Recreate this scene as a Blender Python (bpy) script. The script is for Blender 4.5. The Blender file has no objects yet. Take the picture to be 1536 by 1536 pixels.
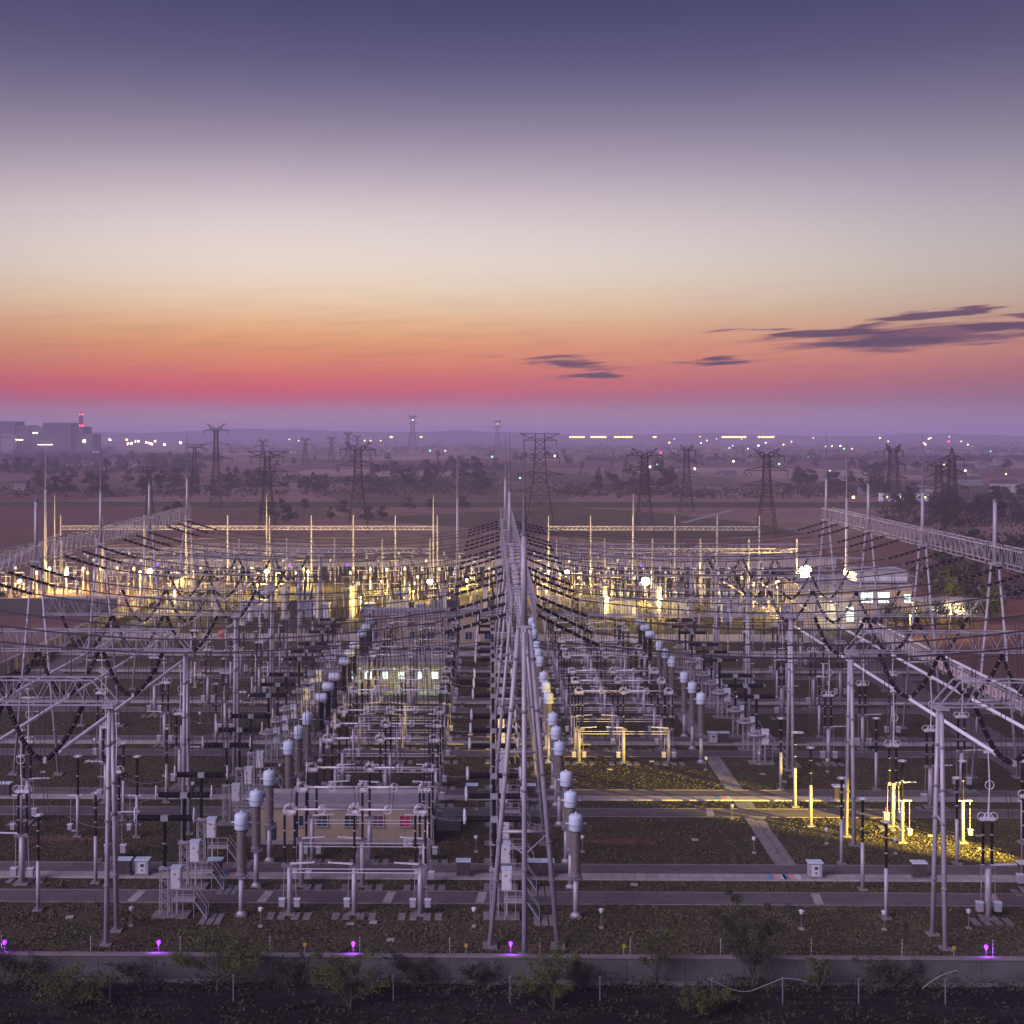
import bpy, math, random
from mathutils import Vector, Matrix
R = math.radians
rnd = random.Random(11)
SC = bpy.context.scene
COL = SC.collection

# ------------------------------------------------------------------ camera
F, PX, PY, H = 2000.0, 710.0, 651.0, 40.0      # focal length and principal point in 1536-pixel units, eye height
YAW = math.atan(0.013)
cam = bpy.data.cameras.new('camera')
cam.sensor_width = 36.0
cam.lens = F / 1536 * 36.0
cam.shift_x = (768 - PX) / 1536
cam.shift_y = -(768 - PY) / 1536
cam.clip_start, cam.clip_end = 0.5, 60000
camo = bpy.data.objects.new('camera', cam)
camo.location = (0, 0, H)
camo.rotation_euler = (R(90), 0, YAW)
COL.objects.link(camo)
SC.camera = camo

def W(u, v, D):
    """the point of depth D (world Y) that the photograph shows at pixel (u, v)"""
    a = (u - PX) / F
    s, c = math.sin(YAW), math.cos(YAW)
    t = D / (c + a * s)
    return Vector((t * (-s + a * c), D, H - (v - PY) * t / F))
def G(u, v):
    """the ground point seen at pixel (u, v)"""
    a = (u - PX) / F
    s, c = math.sin(YAW), math.cos(YAW)
    t = F * H / (v - PY)
    return Vector((t * (-s + a * c), t * (c + a * s), 0))

# ------------------------------------------------------------------ exposure, render settings
EXPO = 0.85
vs = SC.view_settings
vs.view_transform = 'Standard'
vs.look = 'None'
vs.exposure = EXPO
vs.gamma = 1.0
vs.use_curve_mapping = False
cy = SC.cycles
cy.max_bounces = 5
cy.diffuse_bounces = 2
cy.glossy_bounces = 2
cy.transmission_bounces = 2
cy.volume_bounces = 2
cy.transparent_max_bounces = 6
cy.sample_clamp_indirect = 3.0
cy.use_denoising = True

# ------------------------------------------------------------------ sky
def lin(c, k=1.0):
    o = []
    for v in c:
        v = v / 255.0
        o.append((v / 12.92 if v <= 0.04045 else ((v + 0.055) / 1.055) ** 2.4) * k)
    return (o[0], o[1], o[2], 1.0)

world = bpy.data.worlds.new('World')
SC.world = world
world.use_nodes = True
wn, wl = world.node_tree.nodes, world.node_tree.links
wn.clear()
def nd(tree, typ, **kw):
    n = tree.nodes.new(typ)
    for k, v in kw.items():
        setattr(n, k, v)
    return n
def mth(tree, op, a, b=None, c=None, clamp=False):
    n = tree.nodes.new('ShaderNodeMath')
    n.operation = op
    n.use_clamp = clamp
    for i, x in enumerate((a, b, c)):
        if x is None:
            continue
        if isinstance(x, (int, float)):
            n.inputs[i].default_value = x
        else:
            tree.links.new(x, n.inputs[i])
    return n.outputs[0]
def ramp(tree, fac, stops, interp='LINEAR'):
    n = tree.nodes.new('ShaderNodeValToRGB')
    cr = n.color_ramp
    cr.interpolation = interp
    while len(cr.elements) < len(stops):
        cr.elements.new(0.5)
    for e, (p, c) in zip(cr.elements, stops):
        e.position = p
        e.color = c
    if fac is not None:
        tree.links.new(fac, n.inputs[0])
    return n.outputs[0]
def mix(tree, fac, a, b):
    n = tree.nodes.new('ShaderNodeMix')
    n.data_type = 'RGBA'
    for sock, x in ((n.inputs['Factor'], fac), (n.inputs[6], a), (n.inputs[7], b)):
        if isinstance(x, (int, float)):
            sock.default_value = x
        elif isinstance(x, tuple):
            sock.default_value = x
        else:
            tree.links.new(x, sock)
    return n.outputs[2]

T = world.node_tree
tc = nd(T, 'ShaderNodeTexCoord')
sep = nd(T, 'ShaderNodeSeparateXYZ')
wl.new(tc.outputs['Generated'], sep.inputs[0])
dx, dy, dz = sep.outputs
zf = mth(T, 'MULTIPLY', dz, 2.0, clamp=True)         # 0..0.5 of the sine of the elevation
def sky_stops(tab):
    out = []
    for y, c in tab:
        t = (651 - y) / 2000.0
        z = t / math.sqrt(1 + t * t)
        out.append((min(1, z * 2), lin(c)))
    return out + [(0.86, lin((56, 60, 106))), (1.0, lin((50, 55, 100)))]
vivid = ramp(T, zf, sky_stops([(651, (178, 146, 172)), (618, (176, 130, 150)), (606, (190, 108, 126)), (592, (214, 86, 104)), (574, (226, 96, 92)), (548, (228, 132, 94)),
    (505, (236, 168, 106)), (460, (243, 209, 168)), (400, (243, 228, 216)), (330, (230, 215, 215)), (260, (186, 172, 186)), (185, (138, 128, 154)),
    (100, (95, 91, 128)), (0, (68, 69, 106))]), 'B_SPLINE')
pale = ramp(T, zf, sky_stops([(651, (174, 146, 176)), (618, (164, 130, 152)), (602, (164, 114, 134)), (586, (174, 108, 122)), (564, (196, 114, 112)), (535, (216, 138, 110)),
    (500, (216, 164, 130)), (460, (216, 192, 164)), (400, (216, 206, 198)), (330, (200, 189, 195)), (260, (168, 159, 177)), (185, (130, 122, 149)),
    (100, (89, 87, 124)), (0, (64, 66, 103))]), 'B_SPLINE')
ysafe = mth(T, 'MAXIMUM', dy, 0.02)
ax = mth(T, 'DIVIDE', dx, ysafe)
az = mth(T, 'DIVIDE', dz, ysafe)
side = mth(T, 'MULTIPLY_ADD', ax, 2.0, 0.36, clamp=True)
skyc = mix(T, side, vivid, pale)
# the glow falls off to both sides of the sunset
edge = mth(T, 'MULTIPLY', mth(T, 'MULTIPLY', ax, ax), 2.2, clamp=True)
skyc = mix(T, mth(T, 'MULTIPLY', edge, 0.75), skyc, lin((92, 84, 112)))
# faint horizontal banding of high thin cloud
cmb = nd(T, 'ShaderNodeCombineXYZ')
wl.new(mth(T, 'MULTIPLY', ax, 14.0), cmb.inputs[0])
wl.new(mth(T, 'MULTIPLY_ADD', az, 210.0, mth(T, 'MULTIPLY', ax, -12.0)), cmb.inputs[1])
nz = nd(T, 'ShaderNodeTexNoise')
nz.inputs['Scale'].default_value = 1.0
nz.inputs['Detail'].default_value = 5.0
nz.inputs['Roughness'].default_value = 0.6
nz.inputs['Distortion'].default_value = 0.35
wl.new(cmb.outputs[0], nz.inputs['Vector'])
nfac = nz.outputs['Fac']
veil = mth(T, 'MULTIPLY', mth(T, 'SUBTRACT', nfac, 0.47, clamp=True), 1.1, clamp=True)
low = mth(T, 'SUBTRACT', 1.0, mth(T, 'MULTIPLY', mth(T, 'ABSOLUTE', mth(T, 'SUBTRACT', az, 0.06)), 16.0), clamp=True)
skyc = mix(T, mth(T, 'MULTIPLY', veil, low), skyc, lin((150, 92, 112)))
# the dark stratus streaks: soft ellipses in direction space broken by the stretched noise
streaks = [(0.325, 0.0735, 0.12, 0.0125, 0.07), (0.30, 0.0705, 0.07, 0.008, 0.05), (0.255, 0.0765, 0.065, 0.0035, 0.02), (0.325, 0.0885, 0.06, 0.0035, 0.12),
           (0.40, 0.082, 0.07, 0.006, 0.08), (0.055, 0.053, 0.042, 0.0045, -0.07), (0.088, 0.043, 0.035, 0.0035, -0.02),
           (0.169, 0.0552, 0.020, 0.0035, 0.0), (0.165, 0.0532, 0.045, 0.0016, 0.0)]
for q_, (cx, cz, hx, hz, sl) in enumerate(streaks):
    ex = mth(T, 'DIVIDE', mth(T, 'SUBTRACT', ax, cx), hx)
    ez = mth(T, 'DIVIDE', mth(T, 'SUBTRACT', az, mth(T, 'MULTIPLY_ADD', mth(T, 'SUBTRACT', ax, cx), sl, cz)), hz)
    rr = mth(T, 'SQRT', mth(T, 'ADD', mth(T, 'MULTIPLY', ex, ex), mth(T, 'MULTIPLY', ez, ez)))
    m = mth(T, 'SUBTRACT', mth(T, 'MULTIPLY_ADD', nfac, 2.4 if q_ < 2 else 4.5, -0.15 if q_ < 2 else -1.15), rr)
    m = mth(T, 'MULTIPLY', m, 1.6, clamp=True)
    skyc = mix(T, mth(T, 'MULTIPLY', m, 0.93), skyc, ramp(T, m, [(0.0, lin((196, 112, 108))), (0.45, lin((132, 90, 104))), (1.0, lin((94, 72, 94)))]))
bgn = nd(T, 'ShaderNodeBackground')
bgn.inputs['Strength'].default_value = 2 ** -EXPO
wl.new(skyc, bgn.inputs['Color'])
wo = nd(T, 'ShaderNodeOutputWorld')
wl.new(bgn.outputs[0], wo.inputs['Surface'])

# ------------------------------------------------------------------ wide soft fill from behind the camera, added to lift camera-facing sides
sun = bpy.data.lights.new('soft_fill', 'SUN')
sun.energy = 1.85
sun.angle = R(40)
sun.color = (0.82, 0.69, 1.0)
suno = bpy.data.objects.new('soft_fill', sun)
suno.rotation_euler = (R(63), 0, R(-48))
COL.objects.link(suno)

# ------------------------------------------------------------------ materials
MATS = {}
def pmat(name, col, rough=0.7, metal=0.0, var=0.0, scale=2.0, bump=0.0, bscale=20.0, col2=None, detail=4.0, spec=0.5, stretch=None):
    m = bpy.data.materials.new(name)
    m.use_nodes = True
    t = m.node_tree
    b = t.nodes['Principled BSDF']
    b.inputs['Roughness'].default_value = rough
    b.inputs['Metallic'].default_value = metal
    b.inputs['Specular IOR Level'].default_value = spec
    c1 = (*col, 1)
    if var > 0 or col2 is not None:
        g = nd(t, 'ShaderNodeNewGeometry')
        vec = g.outputs['Position']
        if stretch:
            mp = nd(t, 'ShaderNodeMapping')
            mp.inputs['Scale'].default_value = stretch
            t.links.new(vec, mp.inputs['Vector'])
            vec = mp.outputs[0]
        n = nd(t, 'ShaderNodeTexNoise')
        n.inputs['Scale'].default_value = scale
        n.inputs['Detail'].default_value = detail
        n.inputs['Roughness'].default_value = 0.65
        t.links.new(vec, n.inputs['Vector'])
        a = c1
        if col2 is None:
            a = tuple(x * (1 - var) for x in col) + (1,)
            bb = tuple(min(1, x * (1 + var)) for x in col) + (1,)
        else:
            bb = (*col2, 1)
        f = ramp(t, n.outputs['Fac'], [(0.3, (0, 0, 0, 1)), (0.7, (1, 1, 1, 1))])
        t.links.new(mix(t, f, a, bb), b.inputs['Base Color'])
    else:
        b.inputs['Base Color'].default_value = c1
    if bump:
        n2 = nd(t, 'ShaderNodeTexNoise')
        n2.inputs['Scale'].default_value = bscale
        g2 = nd(t, 'ShaderNodeNewGeometry')
        t.links.new(g2.outputs['Position'], n2.inputs['Vector'])
        bp = nd(t, 'ShaderNodeBump')
        bp.inputs['Strength'].default_value = bump
        bp.inputs['Distance'].default_value = 0.1
        t.links.new(n2.outputs['Fac'], bp.inputs['Height'])
        t.links.new(bp.outputs[0], b.inputs['Normal'])
    MATS[name] = m
    return m
def emat(name, col, strength):
    m = bpy.data.materials.new(name)
    m.use_nodes = True
    b = m.node_tree.nodes['Principled BSDF']
    b.inputs['Base Color'].default_value = (*col, 1)
    b.inputs['Emission Color'].default_value = (*col, 1)
    b.inputs['Emission Strength'].default_value = strength
    MATS[name] = m
    return m

pmat('steel', (0.40, 0.37, 0.40), 0.5, 0.15, var=0.26, scale=1.6, stretch=(2.5, 2.5, 0.4))
pmat('steel_dark', (0.20, 0.19, 0.22), 0.55, 0.2, var=0.2, scale=2.0)
pmat('lattice', (0.37, 0.345, 0.39), 0.5, 0.15, var=0.12, scale=1.0)
pmat('aluminium', (0.74, 0.71, 0.74), 0.4, 0.1, var=0.08, scale=1.5)
pmat('porcelain', (0.009, 0.007, 0.008), 0.6, 0, var=0.3, scale=6, spec=0.25)
pmat('string_glaze', (0.012, 0.008, 0.008), 0.6, 0, var=0.3, scale=6, spec=0.25)
pmat('spacer', (0.42, 0.38, 0.40), 0.5)
pmat('ct_brown', (0.165, 0.135, 0.12), 0.55, 0, var=0.18, scale=3)
pmat('cap_white', (0.62, 0.70, 0.80), 0.5, 0, var=0.06, scale=2)
pmat('paint_white', (0.60, 0.60, 0.62), 0.5, 0, var=0.08, scale=3)
pmat('paint_grey', (0.34, 0.34, 0.37), 0.5, 0, var=0.1, scale=3)
pmat('wire', (0.045, 0.036, 0.045), 0.6)
pmat('rod_red', (0.45, 0.02, 0.02), 0.5)
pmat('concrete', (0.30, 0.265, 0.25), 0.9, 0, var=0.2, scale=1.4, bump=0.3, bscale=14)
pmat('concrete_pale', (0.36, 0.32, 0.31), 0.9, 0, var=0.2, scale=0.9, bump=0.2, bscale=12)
pmat('pad', (0.20, 0.185, 0.175), 0.9, 0, var=0.25, scale=2.0)
pmat('asphalt', (0.105, 0.088, 0.088), 0.9, 0, var=0.42, scale=0.35, bump=0.3, bscale=9, stretch=(0.35, 1, 1))
def road_mat():
    m = bpy.data.materials.new('asphalt')
    m.use_nodes = True
    t = m.node_tree
    b = t.nodes['Principled BSDF']
    b.inputs['Roughness'].default_value = 0.9
    g = nd(t, 'ShaderNodeNewGeometry')
    c = (0.105, 0.090, 0.088, 1)
    for sc, st, col, lo, hi, amt in ((0.22, (0.5, 2.0, 1), (0.165, 0.140, 0.132), 0.45, 0.68, 0.8), (0.9, (0.6, 1, 1), (0.062, 0.053, 0.052), 0.50, 0.66, 0.75), (5.0, (1, 1, 1), (0.15, 0.13, 0.12), 0.52, 0.7, 0.5)):
        mp = nd(t, 'ShaderNodeMapping')
        mp.inputs['Scale'].default_value = st
        t.links.new(g.outputs['Position'], mp.inputs['Vector'])
        n = nd(t, 'ShaderNodeTexNoise')
        n.inputs['Scale'].default_value = sc
        n.inputs['Detail'].default_value = 7
        n.inputs['Roughness'].default_value = 0.7
        t.links.new(mp.outputs[0], n.inputs['Vector'])
        f = ramp(t, n.outputs['Fac'], [(lo, (0, 0, 0, 1)), (hi, (1, 1, 1, 1))])
        c = mix(t, mth(t, 'MULTIPLY', f, amt), c, (*col, 1))
    t.links.new(c, b.inputs['Base Color'])
    MATS['asphalt'] = m
road_mat()
pmat('kerb', (0.19, 0.165, 0.16), 0.9, 0, var=0.2, scale=1.0)
pmat('wall_tan', (0.46, 0.36, 0.25), 0.85, 0, var=0.1, scale=1.5)
pmat('roof_grey', (0.28, 0.26, 0.28), 0.9, 0, var=0.2, scale=1.2)
pmat('roof_dark', (0.05, 0.05, 0.055), 0.8)
pmat('glass_dark', (0.03, 0.05, 0.06), 0.1, 0, spec=0.6)
pmat('glass_red', (0.55, 0.02, 0.06), 0.3)
pmat('glass_plum', (0.16, 0.05, 0.09), 0.3)
pmat('box_brown', (0.07, 0.055, 0.05), 0.7, 0, var=0.2, scale=5)
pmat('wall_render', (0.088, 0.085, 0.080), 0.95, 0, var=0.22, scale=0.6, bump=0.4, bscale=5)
pmat('banner', (0.60, 0.54, 0.55), 0.8, 0, var=0.1, scale=2)
pmat('banner_red', (0.45, 0.04, 0.08), 0.7)
pmat('soil_red', (0.13, 0.055, 0.04), 1.0, 0, var=0.3, scale=0.7)
pmat('firewall', (0.55, 0.50, 0.42), 0.85, 0, var=0.08, scale=1.0)
pmat('transformer_grey', (0.27, 0.27, 0.32), 0.5, 0, var=0.1, scale=1.0)
pmat('plant_wall', (0.06, 0.058, 0.075), 0.9, 0, var=0.15, scale=0.02)
pmat('house_wall', (0.20, 0.18, 0.19), 0.9, 0, var=0.2, scale=0.1)
pmat('house_roof', (0.09, 0.06, 0.06), 0.9, 0, var=0.3, scale=0.2)
pmat('pylon_steel', (0.014, 0.012, 0.013), 0.6, 0.2, var=0.2, scale=0.2)
pmat('bark', (0.06, 0.045, 0.035), 0.95, 0, var=0.3, scale=5)
pmat('hose', (0.26, 0.24, 0.23), 0.7)
pmat('sign_green', (0.03, 0.30, 0.08), 0.5)
pmat('sign_blue', (0.10, 0.30, 0.50), 0.5)
pmat('sign_pink', (0.75, 0.30, 0.32), 0.6)
pmat('bin_yellow', (0.45, 0.33, 0.02), 0.6)
emat('lamp_yellow', (1.0, 0.78, 0.35), 120)
emat('lamp_yellow_soft', (1.0, 0.66, 0.18), 30)
emat('lamp_white', (1.0, 0.90, 0.68), 5)
emat('lamp_orange', (1.0, 0.55, 0.18), 3.5)
emat('lamp_green', (0.2, 1.0, 0.45), 4)
emat('lamp_red', (1.0, 0.03, 0.06), 6)
emat('lamp_purple', (0.17, 0.018, 0.9), 3.2)
emat('window_lit', (0.80, 1.0, 0.80), 0.9)
emat('window_warm', (1.0, 0.86, 0.48), 1.3)

def leafmat(name, a, b, scale):
    m = pmat(name, a, 0.8, 0, col2=b, scale=scale, spec=0.2)
    return m
leafmat('leaf_near', (0.045, 0.062, 0.016), (0.120, 0.125, 0.036), 0.9)
leafmat('leaf_dark', (0.026, 0.034, 0.019), (0.062, 0.066, 0.034), 0.8)
leafmat('leaf_far', (0.022, 0.026, 0.022), (0.050, 0.048, 0.034), 0.05)
leafmat('leaf_yard', (0.040, 0.060, 0.016), (0.095, 0.11, 0.03), 0.4)
leafmat('blade', (0.076, 0.068, 0.036), (0.112, 0.106, 0.050), 0.5)

def ground_mat(name, cols, scales, bump=0.4, bscale=3.0, stretch=(1, 1, 1)):
    """several noises laid over each other: base, patches, fine speckle"""
    m = bpy.data.materials.new(name)
    m.use_nodes = True
    t = m.node_tree
    b = t.nodes['Principled BSDF']
    b.inputs['Roughness'].default_value = 1.0
    b.inputs['Specular IOR Level'].default_value = 0.1
    g = nd(t, 'ShaderNodeNewGeometry')
    mp = nd(t, 'ShaderNodeMapping')
    mp.inputs['Scale'].default_value = stretch
    t.links.new(g.outputs['Position'], mp.inputs['Vector'])
    c = (*cols[0], 1)
    last = None
    for i, (col, sc) in enumerate(zip(cols[1:], scales)):
        n = nd(t, 'ShaderNodeTexNoise')
        n.inputs['Scale'].default_value = sc
        n.inputs['Detail'].default_value = 6
        n.inputs['Roughness'].default_value = 0.7
        t.links.new(mp.outputs[0], n.inputs['Vector'])
        f = ramp(t, n.outputs['Fac'], [(0.42, (0, 0, 0, 1)), (0.64, (1, 1, 1, 1))])
        c = mix(t, f, c, (*col, 1))
        last = n
    t.links.new(c, b.inputs['Base Color'])
    n = nd(t, 'ShaderNodeTexNoise')
    n.inputs['Scale'].default_value = bscale
    n.inputs['Detail'].default_value = 5
    t.links.new(g.outputs['Position'], n.inputs['Vector'])
    bp = nd(t, 'ShaderNodeBump')
    bp.inputs['Strength'].default_value = bump
    bp.inputs['Distance'].default_value = 0.25
    t.links.new(n.outputs['Fac'], bp.inputs['Height'])
    t.links.new(bp.outputs[0], b.inputs['Normal'])
    MATS[name] = m
    return m
ground_mat('grass_ground', [(0.068, 0.062, 0.034), (0.088, 0.086, 0.040), (0.082, 0.060, 0.038), (0.056, 0.051, 0.030)], [0.10, 0.05, 1.7], 0.15, 11.0)
ground_mat('dirt', [(0.022, 0.019, 0.016), (0.055, 0.040, 0.032), (0.010, 0.011, 0.008), (0.013, 0.012, 0.010)], [0.25, 0.18, 1.2], 0.8, 2.0, (0.35, 1, 1))

def fields_mat():
    m = bpy.data.materials.new('fields')
    m.use_nodes = True
    t = m.node_tree
    b = t.nodes['Principled BSDF']
    b.inputs['Roughness'].default_value = 1.0
    b.inputs['Specular IOR Level'].default_value = 0.05
    g = nd(t, 'ShaderNodeNewGeometry')
    nzz = nd(t, 'ShaderNodeTexNoise')
    nzz.inputs['Scale'].default_value = 0.004
    nzz.inputs['Detail'].default_value = 4
    t.links.new(g.outputs['Position'], nzz.inputs['Vector'])
    vm = nd(t, 'ShaderNodeVectorMath', operation='MULTIPLY_ADD')
    t.links.new(nzz.outputs['Color'], vm.inputs[0])
    vm.inputs[1].default_value = (120, 260, 0)
    t.links.new(g.outputs['Position'], vm.inputs[2])
    mp = nd(t, 'ShaderNodeMapping')
    mp.inputs['Scale'].default_value = (0.0075, 0.0042, 0.0)
    t.links.new(vm.outputs[0], mp.inputs['Vector'])
    v = nd(t, 'ShaderNodeTexVoronoi')
    v.inputs['Scale'].default_value = 1.0
    t.links.new(mp.outputs[0], v.inputs['Vector'])
    sp = nd(t, 'ShaderNodeSeparateColor')
    t.links.new(v.outputs['Color'], sp.inputs[0])
    c = ramp(t, sp.outputs[0], [(0.0, (0.17, 0.09, 0.078, 1)), (0.2, (0.25, 0.16, 0.135, 1)), (0.4, (0.13, 0.11, 0.075, 1)),
                                (0.55, (0.36, 0.25, 0.22, 1)), (0.7, (0.10, 0.085, 0.06, 1)), (0.85, (0.21, 0.12, 0.105, 1))], 'CONSTANT')
    n2 = nd(t, 'ShaderNodeTexNoise')
    n2.inputs['Scale'].default_value = 0.03
    n2.inputs['Detail'].default_value = 8
    n2.inputs['Roughness'].default_value = 0.7
    t.links.new(g.outputs['Position'], n2.inputs['Vector'])
    f = ramp(t, n2.outputs['Fac'], [(0.45, (0, 0, 0, 1)), (0.62, (1, 1, 1, 1))])
    c = mix(t, mth(t, 'MULTIPLY', f, 0.4), c, (0.07, 0.062, 0.042, 1))
    t.links.new(c, b.inputs['Base Color'])
    MATS['fields'] = m
fields_mat()

def tile_wall(name, c1, c2, mortar, sx, sy):
    m = bpy.data.materials.new(name)
    m.use_nodes = True
    t = m.node_tree
    b = t.nodes['Principled BSDF']
    b.inputs['Roughness'].default_value = 0.8
    g = nd(t, 'ShaderNodeNewGeometry')
    s = nd(t, 'ShaderNodeSeparateXYZ')
    t.links.new(g.outputs['Position'], s.inputs[0])
    k = nd(t, 'ShaderNodeCombineXYZ')
    t.links.new(mth(t, 'ADD', s.outputs[0], s.outputs[1]), k.inputs[0])
    t.links.new(s.outputs[2], k.inputs[1])
    br = nd(t, 'ShaderNodeTexBrick')
    br.inputs['Scale'].default_value = 1.0
    br.inputs['Brick Width'].default_value = sx
    br.inputs['Row Height'].default_value = sy
    br.inputs['Mortar Size'].default_value = 0.02
    br.offset = 0.0
    br.inputs['Color1'].default_value = (*c1, 1)
    br.inputs['Color2'].default_value = (*c2, 1)
    br.inputs['Mortar'].default_value = (*mortar, 1)
    t.links.new(k.outputs[0], br.inputs['Vector'])
    t.links.new(br.outputs['Color'], b.inputs['Base Color'])
    MATS[name] = m
tile_wall('wall_tile', (0.40, 0.315, 0.205), (0.36, 0.285, 0.19), (0.26, 0.21, 0.15), 0.9, 0.75)
def paver_mat(name, c1, c2, mortar, sx, sy):
    m = bpy.data.materials.new(name)
    m.use_nodes = True
    t = m.node_tree
    b = t.nodes['Principled BSDF']
    b.inputs['Roughness'].default_value = 0.9
    g = nd(t, 'ShaderNodeNewGeometry')
    br = nd(t, 'ShaderNodeTexBrick')
    br.inputs['Scale'].default_value = 1.0
    br.inputs['Brick Width'].default_value = sx
    br.inputs['Row Height'].default_value = sy
    br.inputs['Mortar Size'].default_value = 0.045
    br.offset = 0.0
    br.inputs['Color1'].default_value = (*c1, 1)
    br.inputs['Color2'].default_value = (*c2, 1)
    br.inputs['Mortar'].default_value = (*mortar, 1)
    t.links.new(g.outputs['Position'], br.inputs['Vector'])
    t.links.new(br.outputs['Color'], b.inputs['Base Color'])
    MATS[name] = m
paver_mat('paver', (0.30, 0.27, 0.255), (0.23, 0.21, 0.20), (0.10, 0.085, 0.07), 1.1, 0.55)
paver_mat('cover_slab', (0.40, 0.36, 0.345), (0.32, 0.29, 0.28), (0.25, 0.225, 0.215), 1.0, 3.0)

# ------------------------------------------------------------------ mesh helpers
class MB:
    """collects simple solids into one mesh"""
    def __init__(s):
        s.v, s.f = [], []
    def quad(s, a, b, c, d):
        n = len(s.v)
        s.v += [tuple(a), tuple(b), tuple(c), tuple(d)]
        s.f.append((n, n + 1, n + 2, n + 3))
        return s
    def box(s, c, d):
        (x, y, z), (w, l, h) = c, d
        n = len(s.v)
        for k in (-1, 1):
            for j in (-1, 1):
                for i in (-1, 1):
                    s.v.append((x + i * w / 2, y + j * l / 2, z + k * h / 2))
        for q in ((0, 2, 3, 1), (4, 5, 7, 6), (0, 1, 5, 4), (2, 6, 7, 3), (0, 4, 6, 2), (1, 3, 7, 5)):
            s.f.append(tuple(n + i for i in q))
        return s
    def rbox(s, c, d, rx=0.0, ry=0.0, rz=0.0):
        t = MB().box((0, 0, 0), d)
        m = Matrix.Translation(c) @ (Matrix.Rotation(rz, 4, 'Z') @ Matrix.Rotation(ry, 4, 'Y') @ Matrix.Rotation(rx, 4, 'X'))
        n = len(s.v)
        s.v += [tuple(m @ Vector(p)) for p in t.v]
        s.f += [tuple(n + i for i in q) for q in t.f]
        return s
    def tube(s, pts, r, n=6, caps=True):
        """pts: points; r: one radius or one per point"""
        pts = [Vector(p) for p in pts]
        rs = r if isinstance(r, (list, tuple)) else [r] * len(pts)
        base = len(s.v)
        prev = None
        for i, p in enumerate(pts):
            d = (pts[min(i + 1, len(pts) - 1)] - pts[max(i - 1, 0)])
            d.normalize()
            if prev is None:
                up = Vector((0, 0, 1)) if abs(d.z) < 0.9 else Vector((1, 0, 0))
                a = d.cross(up).normalized()
            else:
                a = (prev - d * prev.dot(d)).normalized()
            prev = a
            b = d.cross(a)
            for k in range(n):
                t = 2 * math.pi * (k + 0.5) / n
                s.v.append(tuple(p + (a * math.cos(t) + b * math.sin(t)) * rs[i]))
        for i in range(len(pts) - 1):
            for k in range(n):
                k2 = (k + 1) % n
                s.f.append((base + i * n + k, base + i * n + k2, base + (i + 1) * n + k2, base + (i + 1) * n + k))
        if caps:
            s.f.append(tuple(base + k for k in range(n))[::-1])
            e = base + (len(pts) - 1) * n
            s.f.append(tuple(e + k for k in range(n)))
        return s
    def bar(s, a, b, r, n=4):
        return s.tube((a, b), r, n)
    def lathe(s, c, prof, n=10, axis='Z'):
        """prof: (radius, height) along the axis"""
        base = len(s.v)
        cx, cy, cz = c
        for r, h in prof:
            for k in range(n):
                t = 2 * math.pi * k / n
                p, q = r * math.cos(t), r * math.sin(t)
                s.v.append((cx + p, cy + q, cz + h) if axis == 'Z' else ((cx + h, cy + p, cz + q) if axis == 'X' else (cx + q, cy + h, cz + p)))
        for i in range(len(prof) - 1):
            for k in range(n):
                k2 = (k + 1) % n
                s.f.append((base + i * n + k, base + i * n + k2, base + (i + 1) * n + k2, base + (i + 1) * n + k))
        s.f.append(tuple(base + k for k in range(n))[::-1])
        e = base + (len(prof) - 1) * n
        s.f.append(tuple(e + k for k in range(n)))
        return s
    def torus(s, c, R_, r, axis='Z', n=14, m=5, sx=1.0, sy=1.0, tilt=0.0):
        base = len(s.v)
        mt = {'Z': Matrix.Identity(4), 'X': Matrix.Rotation(math.pi / 2, 4, 'Y'), 'Y': Matrix.Rotation(math.pi / 2, 4, 'X')}[axis]
        mt = Matrix.Translation(c) @ Matrix.Rotation(tilt, 4, 'Z') @ mt
        for i in range(n):
            t = 2 * math.pi * i / n
            for j in range(m):
                q = 2 * math.pi * j / m
                rr = R_ + r * math.cos(q)
                s.v.append(tuple(mt @ Vector((rr * math.cos(t) * sx, rr * math.sin(t) * sy, r * math.sin(q)))))
        for i in range(n):
            for j in range(m):
                s.f.append((base + i * m + j, base + ((i + 1) % n) * m + j, base + ((i + 1) % n) * m + (j + 1) % m, base + i * m + (j + 1) % m))
        return s
    def sphere(s, c, r, n=8):
        pr = [(max(0.001, r * math.sin(math.pi * i / n)), -r * math.cos(math.pi * i / n)) for i in range(n + 1)]
        return s.lathe(c, pr, n + 2)
    def build(s, name, mat, parent=None, smooth=False, loc=None):
        me = bpy.data.meshes.new(name)
        me.from_pydata(s.v, [], s.f)
        me.materials.append(MATS[mat])
        if smooth:
            me.polygons.foreach_set('use_smooth', [True] * len(me.polygons))
        me.update()
        o = bpy.data.objects.new(name, me)
        COL.objects.link(o)
        if parent is not None:
            o.parent = parent
        if loc is not None:
            o.location = loc
        return o
def again(src, name, parent, loc, rz=0.0):
    """another object on the same mesh"""
    o = bpy.data.objects.new(name, src.data)
    COL.objects.link(o)
    o.parent = parent
    o.location = loc
    o.rotation_euler = (0, 0, rz)
    return o
def tag(o, label, cat, group=None):
    o['label'] = label
    o['category'] = cat
    if group:
        o['group'] = group
    return o
def kind(o, k):
    o['kind'] = k
    return o
def thing(name, loc=(0, 0, 0), rz=0.0):
    o = bpy.data.objects.new(name, None)
    o.empty_display_size = 0.2
    COL.objects.link(o)
    o.location = loc
    o.rotation_euler = (0, 0, rz)
    return o
KIDS = {}
def kids(o):
    if o.name not in KIDS:
        KIDS[o.name] = list(o.children)
    return KIDS[o.name]
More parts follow.
